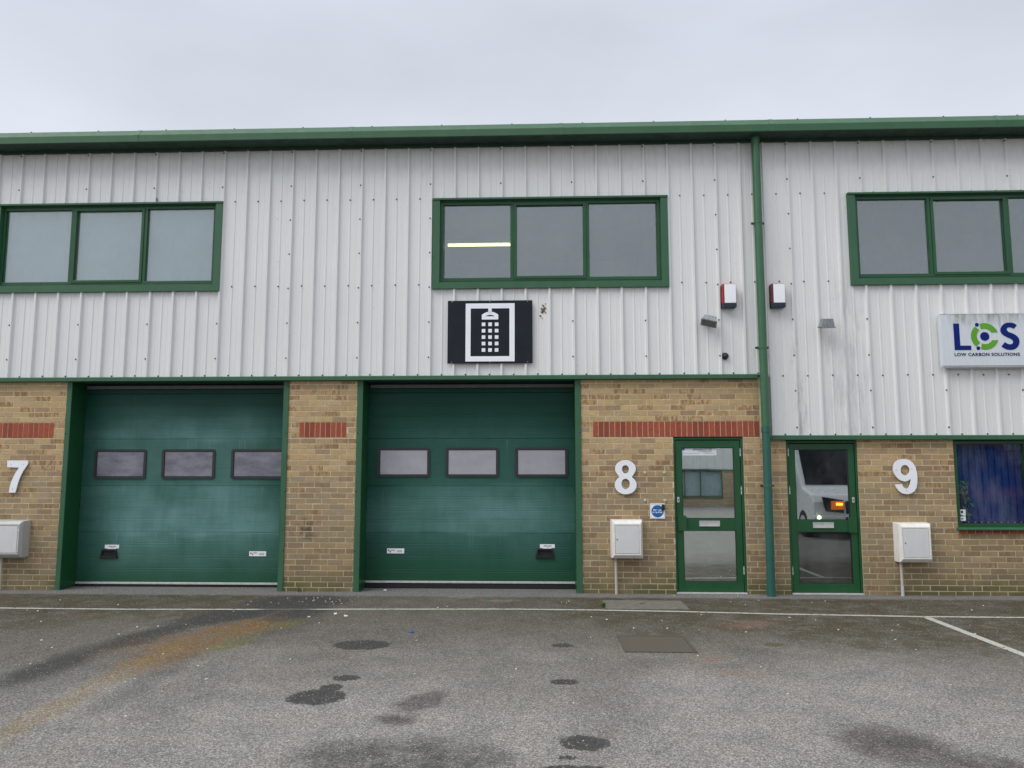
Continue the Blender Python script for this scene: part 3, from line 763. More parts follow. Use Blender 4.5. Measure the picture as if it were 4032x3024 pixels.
# ---- garage doors
def garage(xa, xb, fl, frr, mat, acryl, seal_z, n):
    # jamb flashings (fl, frr: outer edges), reveals and head
    ja = MB()
    ja.box(fl, xa, BR-.014, BR+.006, 0.0, 2.872); ja.box(xa-.004, xa, BR+.0065, .46, 0.0, 2.872)
    jb = MB(); jb.box(xb, frr, BR-.014, BR+.006, 0.0, 2.872); jb.box(xb, xb+.004, BR+.0065, .46, 0.0, 2.872)
    for q, mb_, rx, lx in ((0, ja, xa+.0005, fl+.012), (1, jb, xb-.004, frr-.012)):
        j = mb_.build('door_jamb', 'flash', B, .002)
        part(j, 'green metal jamb, %s side of the garage door of unit %d' % (('left', 'right')[q], 7+n))
        rv = MB(); rv.box(rx, rx+.0035, BR-.012, .43, .002, 2.868); rv.build('reveal_lining', 'doorgreen', j)
        for zz in (.55, 1.35, 2.15, 2.80):
            s_ = MB(); s_.dome((lx, BR-.014, zz), .012, (0,-1,0), 8, 3, 0, .6); s_.build('rivet', 'doorgreen', j)
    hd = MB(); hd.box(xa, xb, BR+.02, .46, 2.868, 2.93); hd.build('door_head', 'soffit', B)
    D = MB(); Y = .40
    def zprof(za, zb, grooves):
        p = [(Y+.006, za), (Y, za+.006)]
        for z in grooves:
            p += [(Y, z-.020), (Y+.002, z-.017), (Y+.002, z-.013), (Y, z-.010), (Y, z+.010), (Y+.002, z+.013), (Y+.002, z+.017), (Y, z+.020)]
        p += [(Y, zb-.006), (Y+.006, zb), (Y+.04, zb), (Y+.04, za)]
        return p
    zb0 = seal_z
    for za, zb in ((zb0, .757), (.757, 1.412), (2.08, 2.735), (2.735, 2.868)):
        gr = [z for z in ((.245,.42,.59) if zb < .8 else (.925,1.08,1.245) if zb < 1.5 else (2.244,2.41,2.57) if zb < 2.74 else ())]
        D.extrude_x(zprof(za, zb, gr), xa+.005, xb-.005)
    D.extrude_x(zprof(1.412, 2.08, (1.50, )) if False else zprof(1.412, 2.08, ()), xa+.005, xb-.005)
    G = D.build('garage_door', mat, B)
    part(G, ['chalky sectional garage door of unit 7, handle at its lower left', 'darker sectional garage door of unit 8, handle at its lower right'][n])
    st = MB(); st.box(xa+.006, xb-.006, Y-.010, Y+.04, seal_z-.030, seal_z-.001); st.build('bottom_rail', 'alu', G, .003)
    st = MB(); st.box(xa+.006, xb-.006, Y-.002, Y+.045, 0.003, seal_z-.031); st.build('rubber_seal', 'rubber', G, .006)
    tr = MB(); tr.box(xa+.04, xb-.005, .33, .36, 2.80, 2.845); tr.build('head_rail', 'cream', G, .002)
    wx = [(.180,.942),(1.171,1.947),(2.182,2.948)] if n == 0 else [(5.217-5.07, 5.966-5.07), (6.188-5.07, 6.942-5.07), (7.172-5.07, 7.914-5.07)]
    for a, b in wx:
        a += xa+.0; b += xa
        z0, z1 = (1.512, 1.934) if n == 0 else (1.540, 1.954)
        r = .035; pts_ = []
        for cx, cz, a0 in ((b-r, z0+r, -90), (b-r, z1-r, 0), (a+r, z1-r, 90), (a+r, z0+r, 180)):
            for i in range(6): t_ = math.radians(a0+18*i); pts_.append((cx+r*math.cos(t_), cz+r*math.sin(t_)))
        inn = [(a+.036, z0+.030), (b-.030, z0+.030), (b-.030, z1-.030), (a+.036, z1-.030)]
        w = curve_shape('door_window', pts_, [inn], Y-.016, .018, 'dkgrey', G)
        p = MB(); p.box(a+.028, b-.024, Y-.006, Y-.0015, z0+.024, z1-.024); p.m = [1]*len(p.m)
        # inner gasket lip and pane share the window's mesh
        p.frame(a+.036, b-.030, z0+.030, z1-.030, .007, Y-.012, Y-.0055, 0)
        mesh = p.build('tmp_pane', ['rubber', acryl], None)
        import bmesh
        bm = bmesh.new(); bm.from_mesh(w.data)
        me2 = mesh.data; base_i = len(w.data.materials); w.data.materials.append(M['rubber']); w.data.materials.append(M[acryl])
        bm2 = bmesh.new(); bm2.from_mesh(me2)
        for f_ in bm2.faces: f_.material_index += base_i
        tmp = bpy.data.meshes.new('x'); bm2.to_mesh(tmp); bm.from_mesh(tmp); bm.to_mesh(w.data); bm.free(); bm2.free()
        bpy.data.objects.remove(mesh)
    # handle: black trapezoid cup with recessed pocket
    hx = (xa+.47) if n == 0 else (xa+2.515)
    hz = .395 if n == 0 else .425
    hb = curve_shape('door_handle', [(hx-.128, hz), (hx+.128, hz), (hx+.104, hz+.125), (hx-.098, hz+.125)],
                     [[(hx-.095, hz+.036), (hx+.100, hz+.036), (hx+.092, hz+.104), (hx-.088, hz+.104)]], Y-.026, .026, 'black', G)
    pk = MB(); pk.box(hx-.10, hx+.104, Y-.004, Y-.001, hz+.03, hz+.11); pk.box(hx-.035, hx+.035, Y-.030, Y-.026, hz+.012, hz+.022, 1)
    o = pk.build('handle_pocket', ['rubber', 'dkgrey'], G)
    s_ = MB(); s_.box(hx-.066, hx+.140, Y-.004, Y-.001, hz+.134, hz+.186); s_.box(hx-.03, hx+.095, Y-.004, Y-.001, hz+.127, hz+.134)
    s_.box(hx-.012, hx+.038, Y-.0052, Y-.004, hz+.160, hz+.168, 1); s_.box(hx+.046, hx+.096, Y-.0052, Y-.004, hz+.159, hz+.167, 1)
    s_.box(hx+.022, hx+.066, Y-.0052, Y-.004, hz+.145, hz+.149, 2)
    s_.build('sticker', ['white', 'text_navy', 'screw'], G)
    # maker's plate
    px, pz = ((3.42, .43) if n == 0 else (5.377, .477))
    s_ = MB(); s_.box(px, px+.242, Y-.004, Y-.001, pz, pz+.068, 0); s_.box(px+.14, px+.215, Y-.0052, Y-.004, pz+.016, pz+.048, 2)
    s_.tube((px+.024, Y-.004, pz+.042), (px+.024, Y-.0055, pz+.042), .011, None, 12, 1); s_.tube((px+.048, Y-.004, pz+.025), (px+.048, Y-.0058, pz+.025), .010, None, 12, 1)
    o = s_.build('maker_plate', ['white', 'redplastic', 'silver'], G)
    text('plate_lettering', 'NASSAU', px+.052, pz+.040, Y-.0055, .016, 'ink', G, .062, .0004)
    return G
garage(.930, 3.958, .862, 4.030, 'panel7', 'acryl7', .066, 0)
garage(5.070, 8.010, 4.992, 8.090, 'panel8', 'acryl8', .104, 1)

# ---- entrance doors
def entrance(x0, x1, z1, glass, hinge_right, n):
    Y0 = .075
    f = MB(); f.frame(x0, x1, .0, z1, .030, Y0, .16, 0, wb=.0)
    fr_ = f.build('entrance_door', 'doorgreen', B, .002)
    part(fr_, ['green glazed entrance door of unit 8 with papers behind the top pane', 'green glazed entrance door of unit 9 with dark glass reflecting a van'][n])
    lx0, lx1 = x0+.036, x1-.036; lz0, lz1 = .024, z1-.040
    gl0, gl1 = lx0+.083, lx1-.083
    if n == 0: zl = (.155, .832); zu = (.988, 1.940)
    else: zl = (.138, .815); zu = (.972, 1.915)
    le = MB(); y0, y1 = .088, .13
    le.box(lx0, gl0, y0, y1, lz0, lz1); le.box(gl1, lx1, y0, y1, lz0, lz1)
    for a, b in ((lz0, zl[0]), (zl[1], zu[0]), (zu[1], lz1)): le.box(gl0, gl1, y0, y1, a, b)
    le.build('door_leaf', 'doorgreen', fr_, .002)
    for a, b in (zl, zu):
        be = MB(); be.frame(gl0, gl1, a, b, .008, .096, .108); be.build('glazing_bead', 'black', fr_)
        p = MB(); p.box(gl0, gl1, .109, .115, a, b); p.build('door_pane', 'glass_low9' if (n == 1 and a < .5) else glass, fr_)
    # letterbox
    cx = (x0+x1)/2 + (.0 if n == 0 else -.012); cz = (zl[1]+zu[0])/2+.012
    lb = MB(); lb.frame(cx-.136, cx+.136, cz-.037, cz+.037, .010, y0-.014, y0, 0); lb.box(cx-.126, cx+.126, y0-.008, y0-.001, cz-.027, cz+.027, 1)
    lb.build('letterbox', ['alu', 'silver'], fr_, .001)
    s_ = -1 if hinge_right else 1
    ex = lx0 if hinge_right else lx1
    hb = MB(); c = ex + (.072 if hinge_right else -.062)
    hb.box(c-.06, c+.052, y0-.030, y0-.001, cz-.098, cz+.103); hb.box(c-.002, c+.03, y0-.012, y0+.004, cz+.104, cz+.11)
    part(hb.build('handle_cover', 'doorgreen', fr_, .003), 'plain green metal box over the latch')
    lk = MB(); lx = ex + (.022 if hinge_right else -.040)
    lk.box(lx-.012, lx+.016, y0-.006, y0-.001, 1.205, 1.275, 0); lk.tube((lx+.002, y0-.006, 1.245), (lx+.002, y0-.010, 1.245), .007, None, 10, 1); lk.box(lx-.001, lx+.005, y0-.0085, y0-.006, 1.222, 1.243, 1)
    lk.build('lock_plate', ['silver', 'black'], fr_)
    hx_ = (lx1+.003) if hinge_right else (lx0-.003)
    for hz in (1.875, 1.365, .305):
        h = MB(); h.tube((hx_, y0-.008, hz-.052), (hx_, y0-.008, hz-.004), .0075, None, 10); h.tube((hx_, y0-.008, hz+.002), (hx_, y0-.008, hz+.036), .0075, None, 10); h.tube((hx_, y0-.008, hz+.040), (hx_, y0-.008, hz+.055), .006, None, 10)
        h.build('hinge', 'silver', fr_)
    th = MB(); th.box(x0+.01, x1-.005, .03, .10, .002, .020); th.build('threshold', 'alu', fr_, .003)
    return fr_
D8 = entrance(9.330, 10.270, 2.078, 'glass_door8', True, 0)
D9 = entrance(10.845, 11.790, 2.030, 'glass_door9', False, 1)
# papers inside door 8
pp = MB(); pp.box(9.450, 9.925, .1075, .1087, 1.835, 1.9395); 
p8 = tag(pp.build('paper_notice', 'paper', None), 'pale printed notice facing inwards behind the top pane of the door of unit 8', 'notice')
text('notice_lettering', 'Air Conditioning', 9.86, 1.905, .1068, .034, 'ink', p8, .25, .0003, True)
ln = MB()
for a, b, z, h in ((9.67,9.86,1.893,.004),(9.70,9.86,1.880,.004),(9.47,9.70,1.862,.003),(9.75,9.90,1.862,.003)): ln.box(a, b, .1067, .1074, z, z+h)
ln.build('notice_print', 'screw', p8)
lg = MB(); lg.box(9.462, 9.495, .1067, .1074, 1.905, 1.935); lg.build('notice_emblem', 'signblue', p8)

# ---- ground-floor window of unit 9
gw = MB(); gw.frame(13.058, 15.345, .885, 2.030, .045, .075, .15)
gw.box(13.985, 14.025, .075, .15, .93, 1.985); gw.box(14.70, 14.74, .075, .15, .93, 1.985)
GW = part(gw.build('window', 'doorgreen', B, .002), 'ground-floor window of unit 9 with blue vertical blinds')
for a, b in ((13.103, 13.985), (14.025, 14.70), (14.74, 15.30)):
    p = MB(); p.box(a, b, .112, .118, .93, 1.985); p.build('window_pane', 'glass_g', GW)
s_ = MB(); s_.extrude_x([(.0,.850),(.0,.868),(.075,.885),(.11,.885),(.11,.850)], 13.035, 15.36); s_.build('window_sill', 'flash', GW, .003)
bl = MB(); xx = 13.08
while xx < 15.3:
    a = math.radians(9); w_ = .0455
    cx = xx+.045
    bl.face([(cx-w_*math.cos(a), .24-w_*math.sin(a), .935), (cx+w_*math.cos(a), .24+w_*math.sin(a), .935), (cx+w_*math.cos(a), .24+w_*math.sin(a), 2.0), (cx-w_*math.cos(a), .24-w_*math.sin(a), 2.0)])
    xx += .0865
bo = tag(bl.build('vertical_blinds', 'blueblind', None), 'blue vertical blinds hanging inside the ground-floor window of unit 9', 'blinds')
wt = MB(); xx = 13.08
while xx < 15.3: wt.box(xx+.03, xx+.045, .235, .238, .935, .945); xx += .0865
wt.build('blind_weight', 'paper', bo)
st = MB(); st.prism([(13.13,1.04),(13.19,1.03),(13.19,1.115),(13.105,1.115),(13.105,1.075)], .1085, .1115, 0); st.tube((13.142,.1085,1.083),(13.142,.1075,1.083),.017,None,16,1)
tag(st.build('window_sticker', ['paper', 'dkgrey'], None), 'small white cut-corner sticker with a dark disc in the lower left of the blinded window', 'sticker')
st = MB(); st.box(13.107,13.187,.1085,.1115,.965,1.025,0); st.box(13.13,13.152,.107,.1085,.985,1.003,1)
tag(st.build('window_sticker', ['paper', 'ink'], None), 'small white rectangular sticker at the lower left corner of the blinded window', 'sticker')
pl = thing('potted_plant', 'pale leafy plant standing inside the blinded window of unit 9', 'plant', None, (13.22, .19, .93))
st_ = MB()
for i in range(6): a = R.uniform(0, 6.28); st_.tube((0,0,.0),(.04*math.cos(a),.02*math.sin(a),.35+.2*R.random()),.003,.0015,6)
st_.build('stem', 'leaf', pl)
lf = MB()
for i in range(55):
    z = .10+.46*R.random(); c = Vector((R.gauss(0,.035)+.02, R.gauss(0,.012), z)); a = R.uniform(0,6.28); t_ = R.uniform(-.6,.6); l_ = R.uniform(.02,.045)
    u = Vector((math.cos(a), .3*math.sin(a), math.sin(a)))*l_; w_ = Vector((-math.sin(a), t_*.3, math.cos(a)))*l_*.35
    lf.face([c-u, c-w_, c+u, c+w_])
lf.build('foliage', 'leafbright', pl)

# ================================================================== THINGS ON THE WALL
# downpipe
dp = thing('downpipe', 'round green rainwater downpipe running from gutter to ground between units 8 and 9', 'downpipe', None, (10.54, -.09, 0))
PX = 10.54
a = MB(); a.tube((.004,0,2.19),(-.0,0,6.20),.0545,None,24); a.tube((0,0,6.16),(0,0,6.262),.060,None,24); a.build('pipe', 'pipegreen', dp, 0, True)
a = MB(); a.tube((-.004,0,.0),(.004,0,2.20),.0545,None,24); a.tube((.004,0,2.14),(.004,0,2.215),.0605,None,24); part(a.build('pipe', 'pipelow', dp, 0, True), 'bluer lower length of the downpipe')
for z in (5.02, 3.285, 1.43):
    a = MB(); a.tube((0,0,z-.014),(0,0,z+.014),.059,None,24)
    y1 = .115 if z > 2 else .148
    a.box(-.088,-.055,.02,.045,z-.014,z+.014,1); a.box(.055,.088,.02,.045,z-.014,z+.014,1); a.box(-.03,.03,.045,y1,z-.012,z+.012,1)
    a.build('pipe_bracket', ['pipegreen', 'dkgrey'], dp, .001)

# alarm boxes
def alarm(x0, z0, red, label):
    t = thing('alarm_box', label, 'alarm box', 'alarm bell boxes on the cladding', (x0+.1, PAN, z0))
    a = MB(); a.prism([(-.097,.066),(.097,.066),(.093,.335),(-.093,.335)], -.115, -.004); a.build('housing', red, t, .008)
    a = MB(); a.prism([(-.092,.004),(.092,.004),(.097,.066),(-.097,.066)], -.118, -.004); a.build('base_cap', 'navyplastic', t, .010)
    a = MB(); a.box(-.068,.088,-.120,-.1155,.068,.328); a.build('front_plate', 'white', t, .003)
    return t
alarm(10.022, 3.836, 'redplastic', 'bright red and white alarm box left of the downpipe')
alarm(10.683, 3.834, 'oldred', 'faded red and white alarm box right of the downpipe')

# floodlights
def flood(loc, rot, label):
    t = thing('floodlight', label, 'floodlight', 'small floodlights on the cladding', loc); t.rotation_euler = rot
    def fru(mb, w0, d0, w1, d1, z0, z1, mi=0):
        b = len(mb.v)
        mb.v += [(-w0,-d0,z0),(w0,-d0,z0),(w0,d0,z0),(-w0,d0,z0),(-w1,-d1,z1),(w1,-d1,z1),(w1,d1,z1),(-w1,d1,z1)]
        for f in ((0,3,2,1),(4,5,6,7),(0,1,5,4),(1,2,6,5),(2,3,7,6),(3,0,4,7)): mb.f.append(tuple(b+i for i in f)); mb.m.append(mi)
    a = MB(); fru(a, .098,.068,.078,.050,0,.090); fru(a, .108,.078,.108,.078,-.014,.0); a.build('lamp_body', 'lampmetal', t, .004)
    a = MB(); a.box(-.088,.088,-.058,.058,-.0145,-.0115); a.build('lamp_glass', 'lampglass', t)
    return t
t = flood((9.83, -.09, 3.63), (math.radians(-27), math.radians(16), math.radians(-14)), 'weathered floodlight left of the downpipe, tilted so its dark glass shows')
a = MB(); a.box(-.05,.05,-.015,.005,.0,.02); 
def bracket(x, z, y0, nm='wall_bracket'):
    pass
def arm(t, p0, p1):
    inv = (Matrix.Translation(t.location) @ t.rotation_euler.to_matrix().to_4x4()).inverted()
    a = MB(); q0, q1 = inv @ Vector(p0), inv @ Vector(p1); a.tube(q0, q1, .012, None, 10); a.build('mounting_arm', 'lampmetal', t)
arm(t, (9.83, .02, 3.68), (9.83, -.07, 3.66))
t = flood((11.40, -.10, 3.56), (math.radians(12), math.radians(-2), math.radians(6)), 'grey floodlight right of the downpipe, facing down over the door of unit 9')
t.scale = (.88, .9, 1.2)
arm(t, (11.40, .02, 3.62), (11.40, -.08, 3.60))
inv = (Matrix.Translation(t.location) @ t.rotation_euler.to_matrix().to_4x4()).inverted()
a = MB(); a.box(-.138,-.098,-.06,.02,-.006,.004); o = a.build('side_bracket', 'lampmetal', t, .002)

# camera
t = thing('security_camera', 'small black dome security camera low on the cladding left of the downpipe', 'security camera', None, (10.06, PAN, 3.185))
a = MB(); a.tube((0,-.0,0),(0,-.03,0),.050,.046,24); a.build('camera_base', 'black', t, 0, True)
a = MB(); a.dome((0,-.03,0),.038,(0,-1,-.25),18,6); a.build('camera_dome', 'black', t, 0, True)
a = MB(); a.tube((0,-.055,-.006),(0,-.070,-.010),.018,.016,16); a.build('lens', 'dkgrey', t)

# mud nest remains
a = MB()
for i in range(26):
    cx, cz = R.gauss(0,.016), R.gauss(0,.034); r = R.uniform(.006,.016); a.dome((7.575+cx*.9-cz*-.2, PAN-.004, 3.845+cz), r, (0,-1,0), 7, 2, 0, .6)
a.dome((7.612,PAN-.002,3.935),.009,(0,-1,0),7,2,0,.5)
nst = a
a = MB()
for i in range(34):
    x0_, z0_ = R.gauss(2.015,.010), R.uniform(5.465, 5.53); a.tube((x0_, PAN-.012+R.uniform(-.01,.005), z0_), (x0_+R.gauss(0,.012), PAN-.02, z0_+R.uniform(-.03,.03)), .0022, .001, 5)
tag(a.build('straw_tuft', 'mud', None), 'tuft of brown straw caught on the rib above the upper window of unit 7', 'straw')
a = nst
tag(a.build('mud_nest', 'mud', None), 'brown remains of a mud nest on the cladding just right of the shower sign', 'nest')

# shower sign
S = thing('shop_sign', 'dark navy board with a white shower-head emblem of squares above the garage door', 'sign', None, (6.84, -.012, 3.098))
def loc(pts): return [(x-6.84, z-3.098) for x, z in pts]
a = MB(); a.box(-.589,.589,0,.010,0,.882); a.build('sign_board', 'navy', S, .001)
em = MB()
def rect(x0, x1, z0, z1): em.box(x0-6.84, x1-6.84, -.004, -.0003, z0-3.098, z1-3.098)
fx0, fx1, fz0, fz1 = 6.502, 7.182, 3.125, 3.939; ix0, ix1, iz0, iz1 = 6.572, 7.110, 3.197, 3.868
rect(fx0, ix0, fz0, fz1); rect(ix1, fx1, fz0, fz1); rect(ix0, ix1, fz0, iz0); rect(ix0, ix1, iz1, fz1)
rect(6.816, 6.864, 3.812, iz1)
for i in range(3):
    for j in range(5):
        x0 = 6.727+i*.0905; z0 = 3.619-j*.0898; rect(x0, x0+.0495, z0, z0+.0495)
em.build('emblem_frame', 'white', S)
head = [(6.727,3.7115),(6.955,3.7115),(6.955,3.779)]
for i in range(13):
    t_ = i/12; xx = 6.955-(.228)*t_; head.append((xx, 3.779+.044*(1-(2*t_-1)**2)))
lens = [(6.775+.133*i/12, 3.757) for i in range(2)] if False else [(6.775,3.757)]+[(6.775+.133*i/12, 3.757+.020*(1-(2*i/12-1)**2)) for i in range(1,12)]+[(6.908,3.757)]
hs = curve_shape('emblem_shower_head', loc(head), [loc(lens)], -.004, .0037, 'white', S)
for x_ in (6.31, 6.84, 7.36):
    for z_ in (3.118, 3.965):
        a = MB(); a.dome((x_-6.84, 0, z_-3.098), .006, (0,-1,0), 8, 3); a.build('fixing_screw', 'silver', S)

# LCS sign
Lg = thing('company_sign', 'white tray sign lettered LCS LOW CARBON SOLUTIONS with algae streaks, at the right edge', 'sign', None, (13.0, 0, 0))
def shl(pts): return [(x-13.0, z) for x, z in pts]
a = MB(); a.box(-.079, 1.42, -.080, -.003, 3.022, 3.725); bo_ = a.build('sign_tray', 'lcs', Lg, .003)
# put the sign's texture in world space for the streaks: shift the mesh so that object coordinates equal world ones
bo_.data.transform(Matrix.Translation((13.0, 0, 0))); bo_.location = (-13.0, 0, 0)
a = MB(); a.box(-.082, 1.423, -.083, -.060, 3.722, 3.732); a.box(-.076, 1.42, -.070, .0, 3.004, 3.020); part(a.build('sign_rim', 'whitedoor', Lg, .001), 'thin folded rim of the tray sign')
a = MB(); a.box(.0, 1.40, -.03, .0, 2.992, 3.006); a.build('mounting_rail', 'silver', Lg)
YL = -.0835
curve_shape('sign_letter', shl([(13.083,3.595),(13.160,3.595),(13.160,3.294),(13.301,3.294),(13.301,3.234),(13.083,3.234)])[::-1], [], YL, .002, 'logo_blue', Lg)
def cs(px, py):   # traced from the lettering: sign units to metres on the sign plane
    return (13.485+(px-1175-(py-700)*.034)*.000502, 3.417-(py-700)*.000516-(px-1175)*.0000)
Sp = [(2025,410),(1960,365),(1900,345),(1840,340),(1760,345),(1690,375),(1630,430),(1595,500),(1590,560),(1615,620),(1660,670),(1720,705),(1780,735),(1840,760),(1890,795),(1915,840),(1905,880),(1875,905),(1830,912),(1785,905),(1740,880),(1700,850),(1605,965),(1660,1010),(1720,1040),(1790,1057),(1860,1060),(1940,1045),(2010,1000),(2055,940),(2080,860),(2075,790),(2045,720),(1990,670),(1920,630),(1850,605),(1800,580),(1765,545),(1757,510),(1775,480),(1815,467),(1860,470),(1905,485),(1945,507)]
curve_shape('sign_letter', shl([cs(*p) for p in Sp]), [], YL, .002, 'logo_blue', Lg)
def arc(a0, a1, i0, i1, ro=.181, ri=.104, n=26):
    o_ = [(13.487+ro*math.cos(math.radians(a0+(a1-a0)*i/n)), 3.4175+ro*math.sin(math.radians(a0+(a1-a0)*i/n))) for i in range(n+1)]
    q_ = [(13.487+ri*math.cos(math.radians(i1+(i0-i1)*i/n)), 3.4175+ri*math.sin(math.radians(i1+(i0-i1)*i/n))) for i in range(n+1)]
    return o_+q_
for sec in (arc(16.8,109,30,115), arc(132,229,127,233), arc(251,343.2,245,330)):
    curve_shape('sign_ring', shl(sec), [], YL, .002, 'logo_green', Lg)
a = MB()
for cx, cz, r in ((13.394,3.576,.0255),(13.394,3.258,.0255),(13.487,3.4175,.0595)): a.tube((cx-13.0,YL+.002,cz),(cx-13.0,YL,cz),r,None,32)
a.build('sign_dot', 'logo_blue', Lg)
text('sign_lettering', 'LOW CARBON SOLUTIONS', .077, 3.154, YL+.001, .058, 'text_navy', Lg, .852, .0012, False, .002, 1.1)
for x_ in (-.028, .655):
    a = MB(); a.dome((x_,-.083,3.727), .006, (0,-1,0), 8, 3); a.build('fixing_screw', 'screw', Lg)

# house numbers
def nine(u, v): return (12.388+(u-1180-(v-388)*.0275)*.001540, 1.552-(v-388)*.001530)
P9 = [(1150,237),(1180,235),(1215,243),(1248,268),(1270,308),(1281,355),(1284,400),(1282,445),(1272,490),(1250,520),(1220,537),(1190,541),(1155,535),(1122,512),(1103,485),(1093,458),(1150,453),(1160,475),(1175,490),(1192,494),(1208,485),(1220,455),(1225,425),(1226,408),(1205,425),(1175,432),(1140,422),(1110,398),(1088,365),(1078,335),(1080,300),(1095,265),(1125,243)]
H9 = [(1181+38*math.cos(a_), 333+45*math.sin(a_)) for a_ in [2*PI*i/28 for i in range(28)]]
n9 = curve_shape('door_number', [nine(*p) for p in P9], [[nine(*p) for p in H9]], BR-.034, .012, 'white')
tag(n9, 'large white number 9 on the brick wall above the right meter box', 'door number', 'unit numbers on the brick piers')
def eight():
    o_ = []; n = 60
    cz1, r1x, r1z = 1.655, .139, .1165; cz2, r2x, r2z = 1.437, .147, .1245
    top, bot = cz1+r1z, cz2-r2z
    for i in range(n+1):
        z = top-(top-bot)*(1-math.cos(PI*i/n))/2
        w1 = r1x*math.sqrt(max(0, 1-((z-cz1)/r1z)**2)); w2 = r2x*math.sqrt(max(0, 1-((z-cz2)/r2z)**2))
        w = max(w1, w2); waist = 1.548
        if abs(z-waist) < .03: w = max(w, .082+abs(z-waist)*.9)
        o_.append((w, z))
    right = [(8.680+w, z) for w, z in o_]; left = [(8.680-w, z) for w, z in reversed(o_[1:-1])]
    h1 = [(8.680+.047*math.cos(a_), 1.648+.055*math.sin(a_)) for a_ in [2*PI*i/28 for i in range(28)]]
    h2 = [(8.680+.056*math.cos(a_), 1.452+.069*math.sin(a_)) for a_ in [2*PI*i/28 for i in range(28)]]
    return right+left, [h1, h2]
o_, h_ = eight()
tag(curve_shape('door_number', o_, h_, BR-.034, .012, 'white'), 'large white number 8 on the brick wall left of the blue fire sign', 'door number', 'unit numbers on the brick piers')
P7 = [(.082,1.768),(.379,1.768),(.379,1.722),(.350,1.672),(.320,1.625),(.292,1.565),(.268,1.500),(.250,1.430),(.238,1.372),(.226,1.322),(.134,1.328),(.142,1.395),(.158,1.470),(.185,1.545),(.215,1.605),(.258,1.671),(.086,1.677)]
n7 = tag(curve_shape('door_number', P7, [], BR-.034, .012, 'white'), 'large white number 7 on the brick wall at the left edge', 'door number', 'unit numbers on the brick piers')
for o2, ps in ((n7, [(.137,1.72),(.318,1.72),(.185,1.378)]), (n9, [(12.275,1.638),(12.48,1.652),(12.395,1.365)])):
    for x_, z_ in ps:
        a = MB(); a.tube((x_,BR-.034,z_),(x_,BR-.0365,z_),.008,None,10); a.build('fixing_screw', 'silver', o2)
for o2, ps in ((n7, [(.137,1.72),(.318,1.72),(.185,1.378)]), (n9, [(12.275,1.638),(12.48,1.652),(12.395,1.365)]), (bpy.data.objects['door_number.001'], [(8.68,1.745),(8.68,1.34)])):
    a = MB()
    for x_, z_ in ps: a.tube((x_,BR-.022,z_),(x_,BR+.004,z_),.010,None,10)
    a.build('spacer', 'black', o2)

# stand-off fixings and fire sign
for x_, z_, lb in ((8.942,1.604,'upper left of the four round metal sign fixings beside the number 8'),(9.204,1.604,'upper right of the four round metal sign fixings, nearest the top of the door frame'),(8.939,1.232,'lower left of the four round metal sign fixings, left above the blue fire sign'),(9.202,1.233,'lower right of the four round metal sign fixings, right above the blue fire sign')):
    a = MB(); a.tube((0,.0,0),(0,-.022,0),.0145,None,16,0); a.tube((0,-.022,0),(0,-.0235,0),.005,None,10,1)
    o = tag(a.build('sign_fixing', ['brass', 'black'], None), lb, 'sign fixing', 'bare stand-off fixings on the brick'); o.location = (x_, BR, z_)
F_ = thing('safety_sign', 'square white sign with a blue disc reading Fire exit keep clear', 'sign', None, (9.103, BR, .986))
a = MB(); a.box(-.100,.100,-.010,-.002,0,.203); a.build('sign_plate', 'white', F_, .002)
a = MB(); a.frame(-.090,.090,.010,.193,.0018,-.0112,-.0098); a.build('sign_border', 'ink', F_)
a = MB(); a.tube((0,-.0100,.101),(0,-.0115,.101),.081,None,40); a.build('sign_disc', 'signblue', F_)
text('sign_lettering', 'Fire exit', -.052, .106, -.0122, .030, 'white', F_, .104, .0011)
text('sign_lettering', 'keep clear', -.066, .078, -.0122, .030, 'white', F_, .132, .0011)
a = MB(); a.box(-.021,.021,-.030,-.0,-.040,.044)
o = tag(a.build('key_fob_reader', 'black', None, .014), 'small black rounded device overlapping the corner of the fire exit sign', 'sensor'); o.location = (9.178, BR-.013, 1.137)

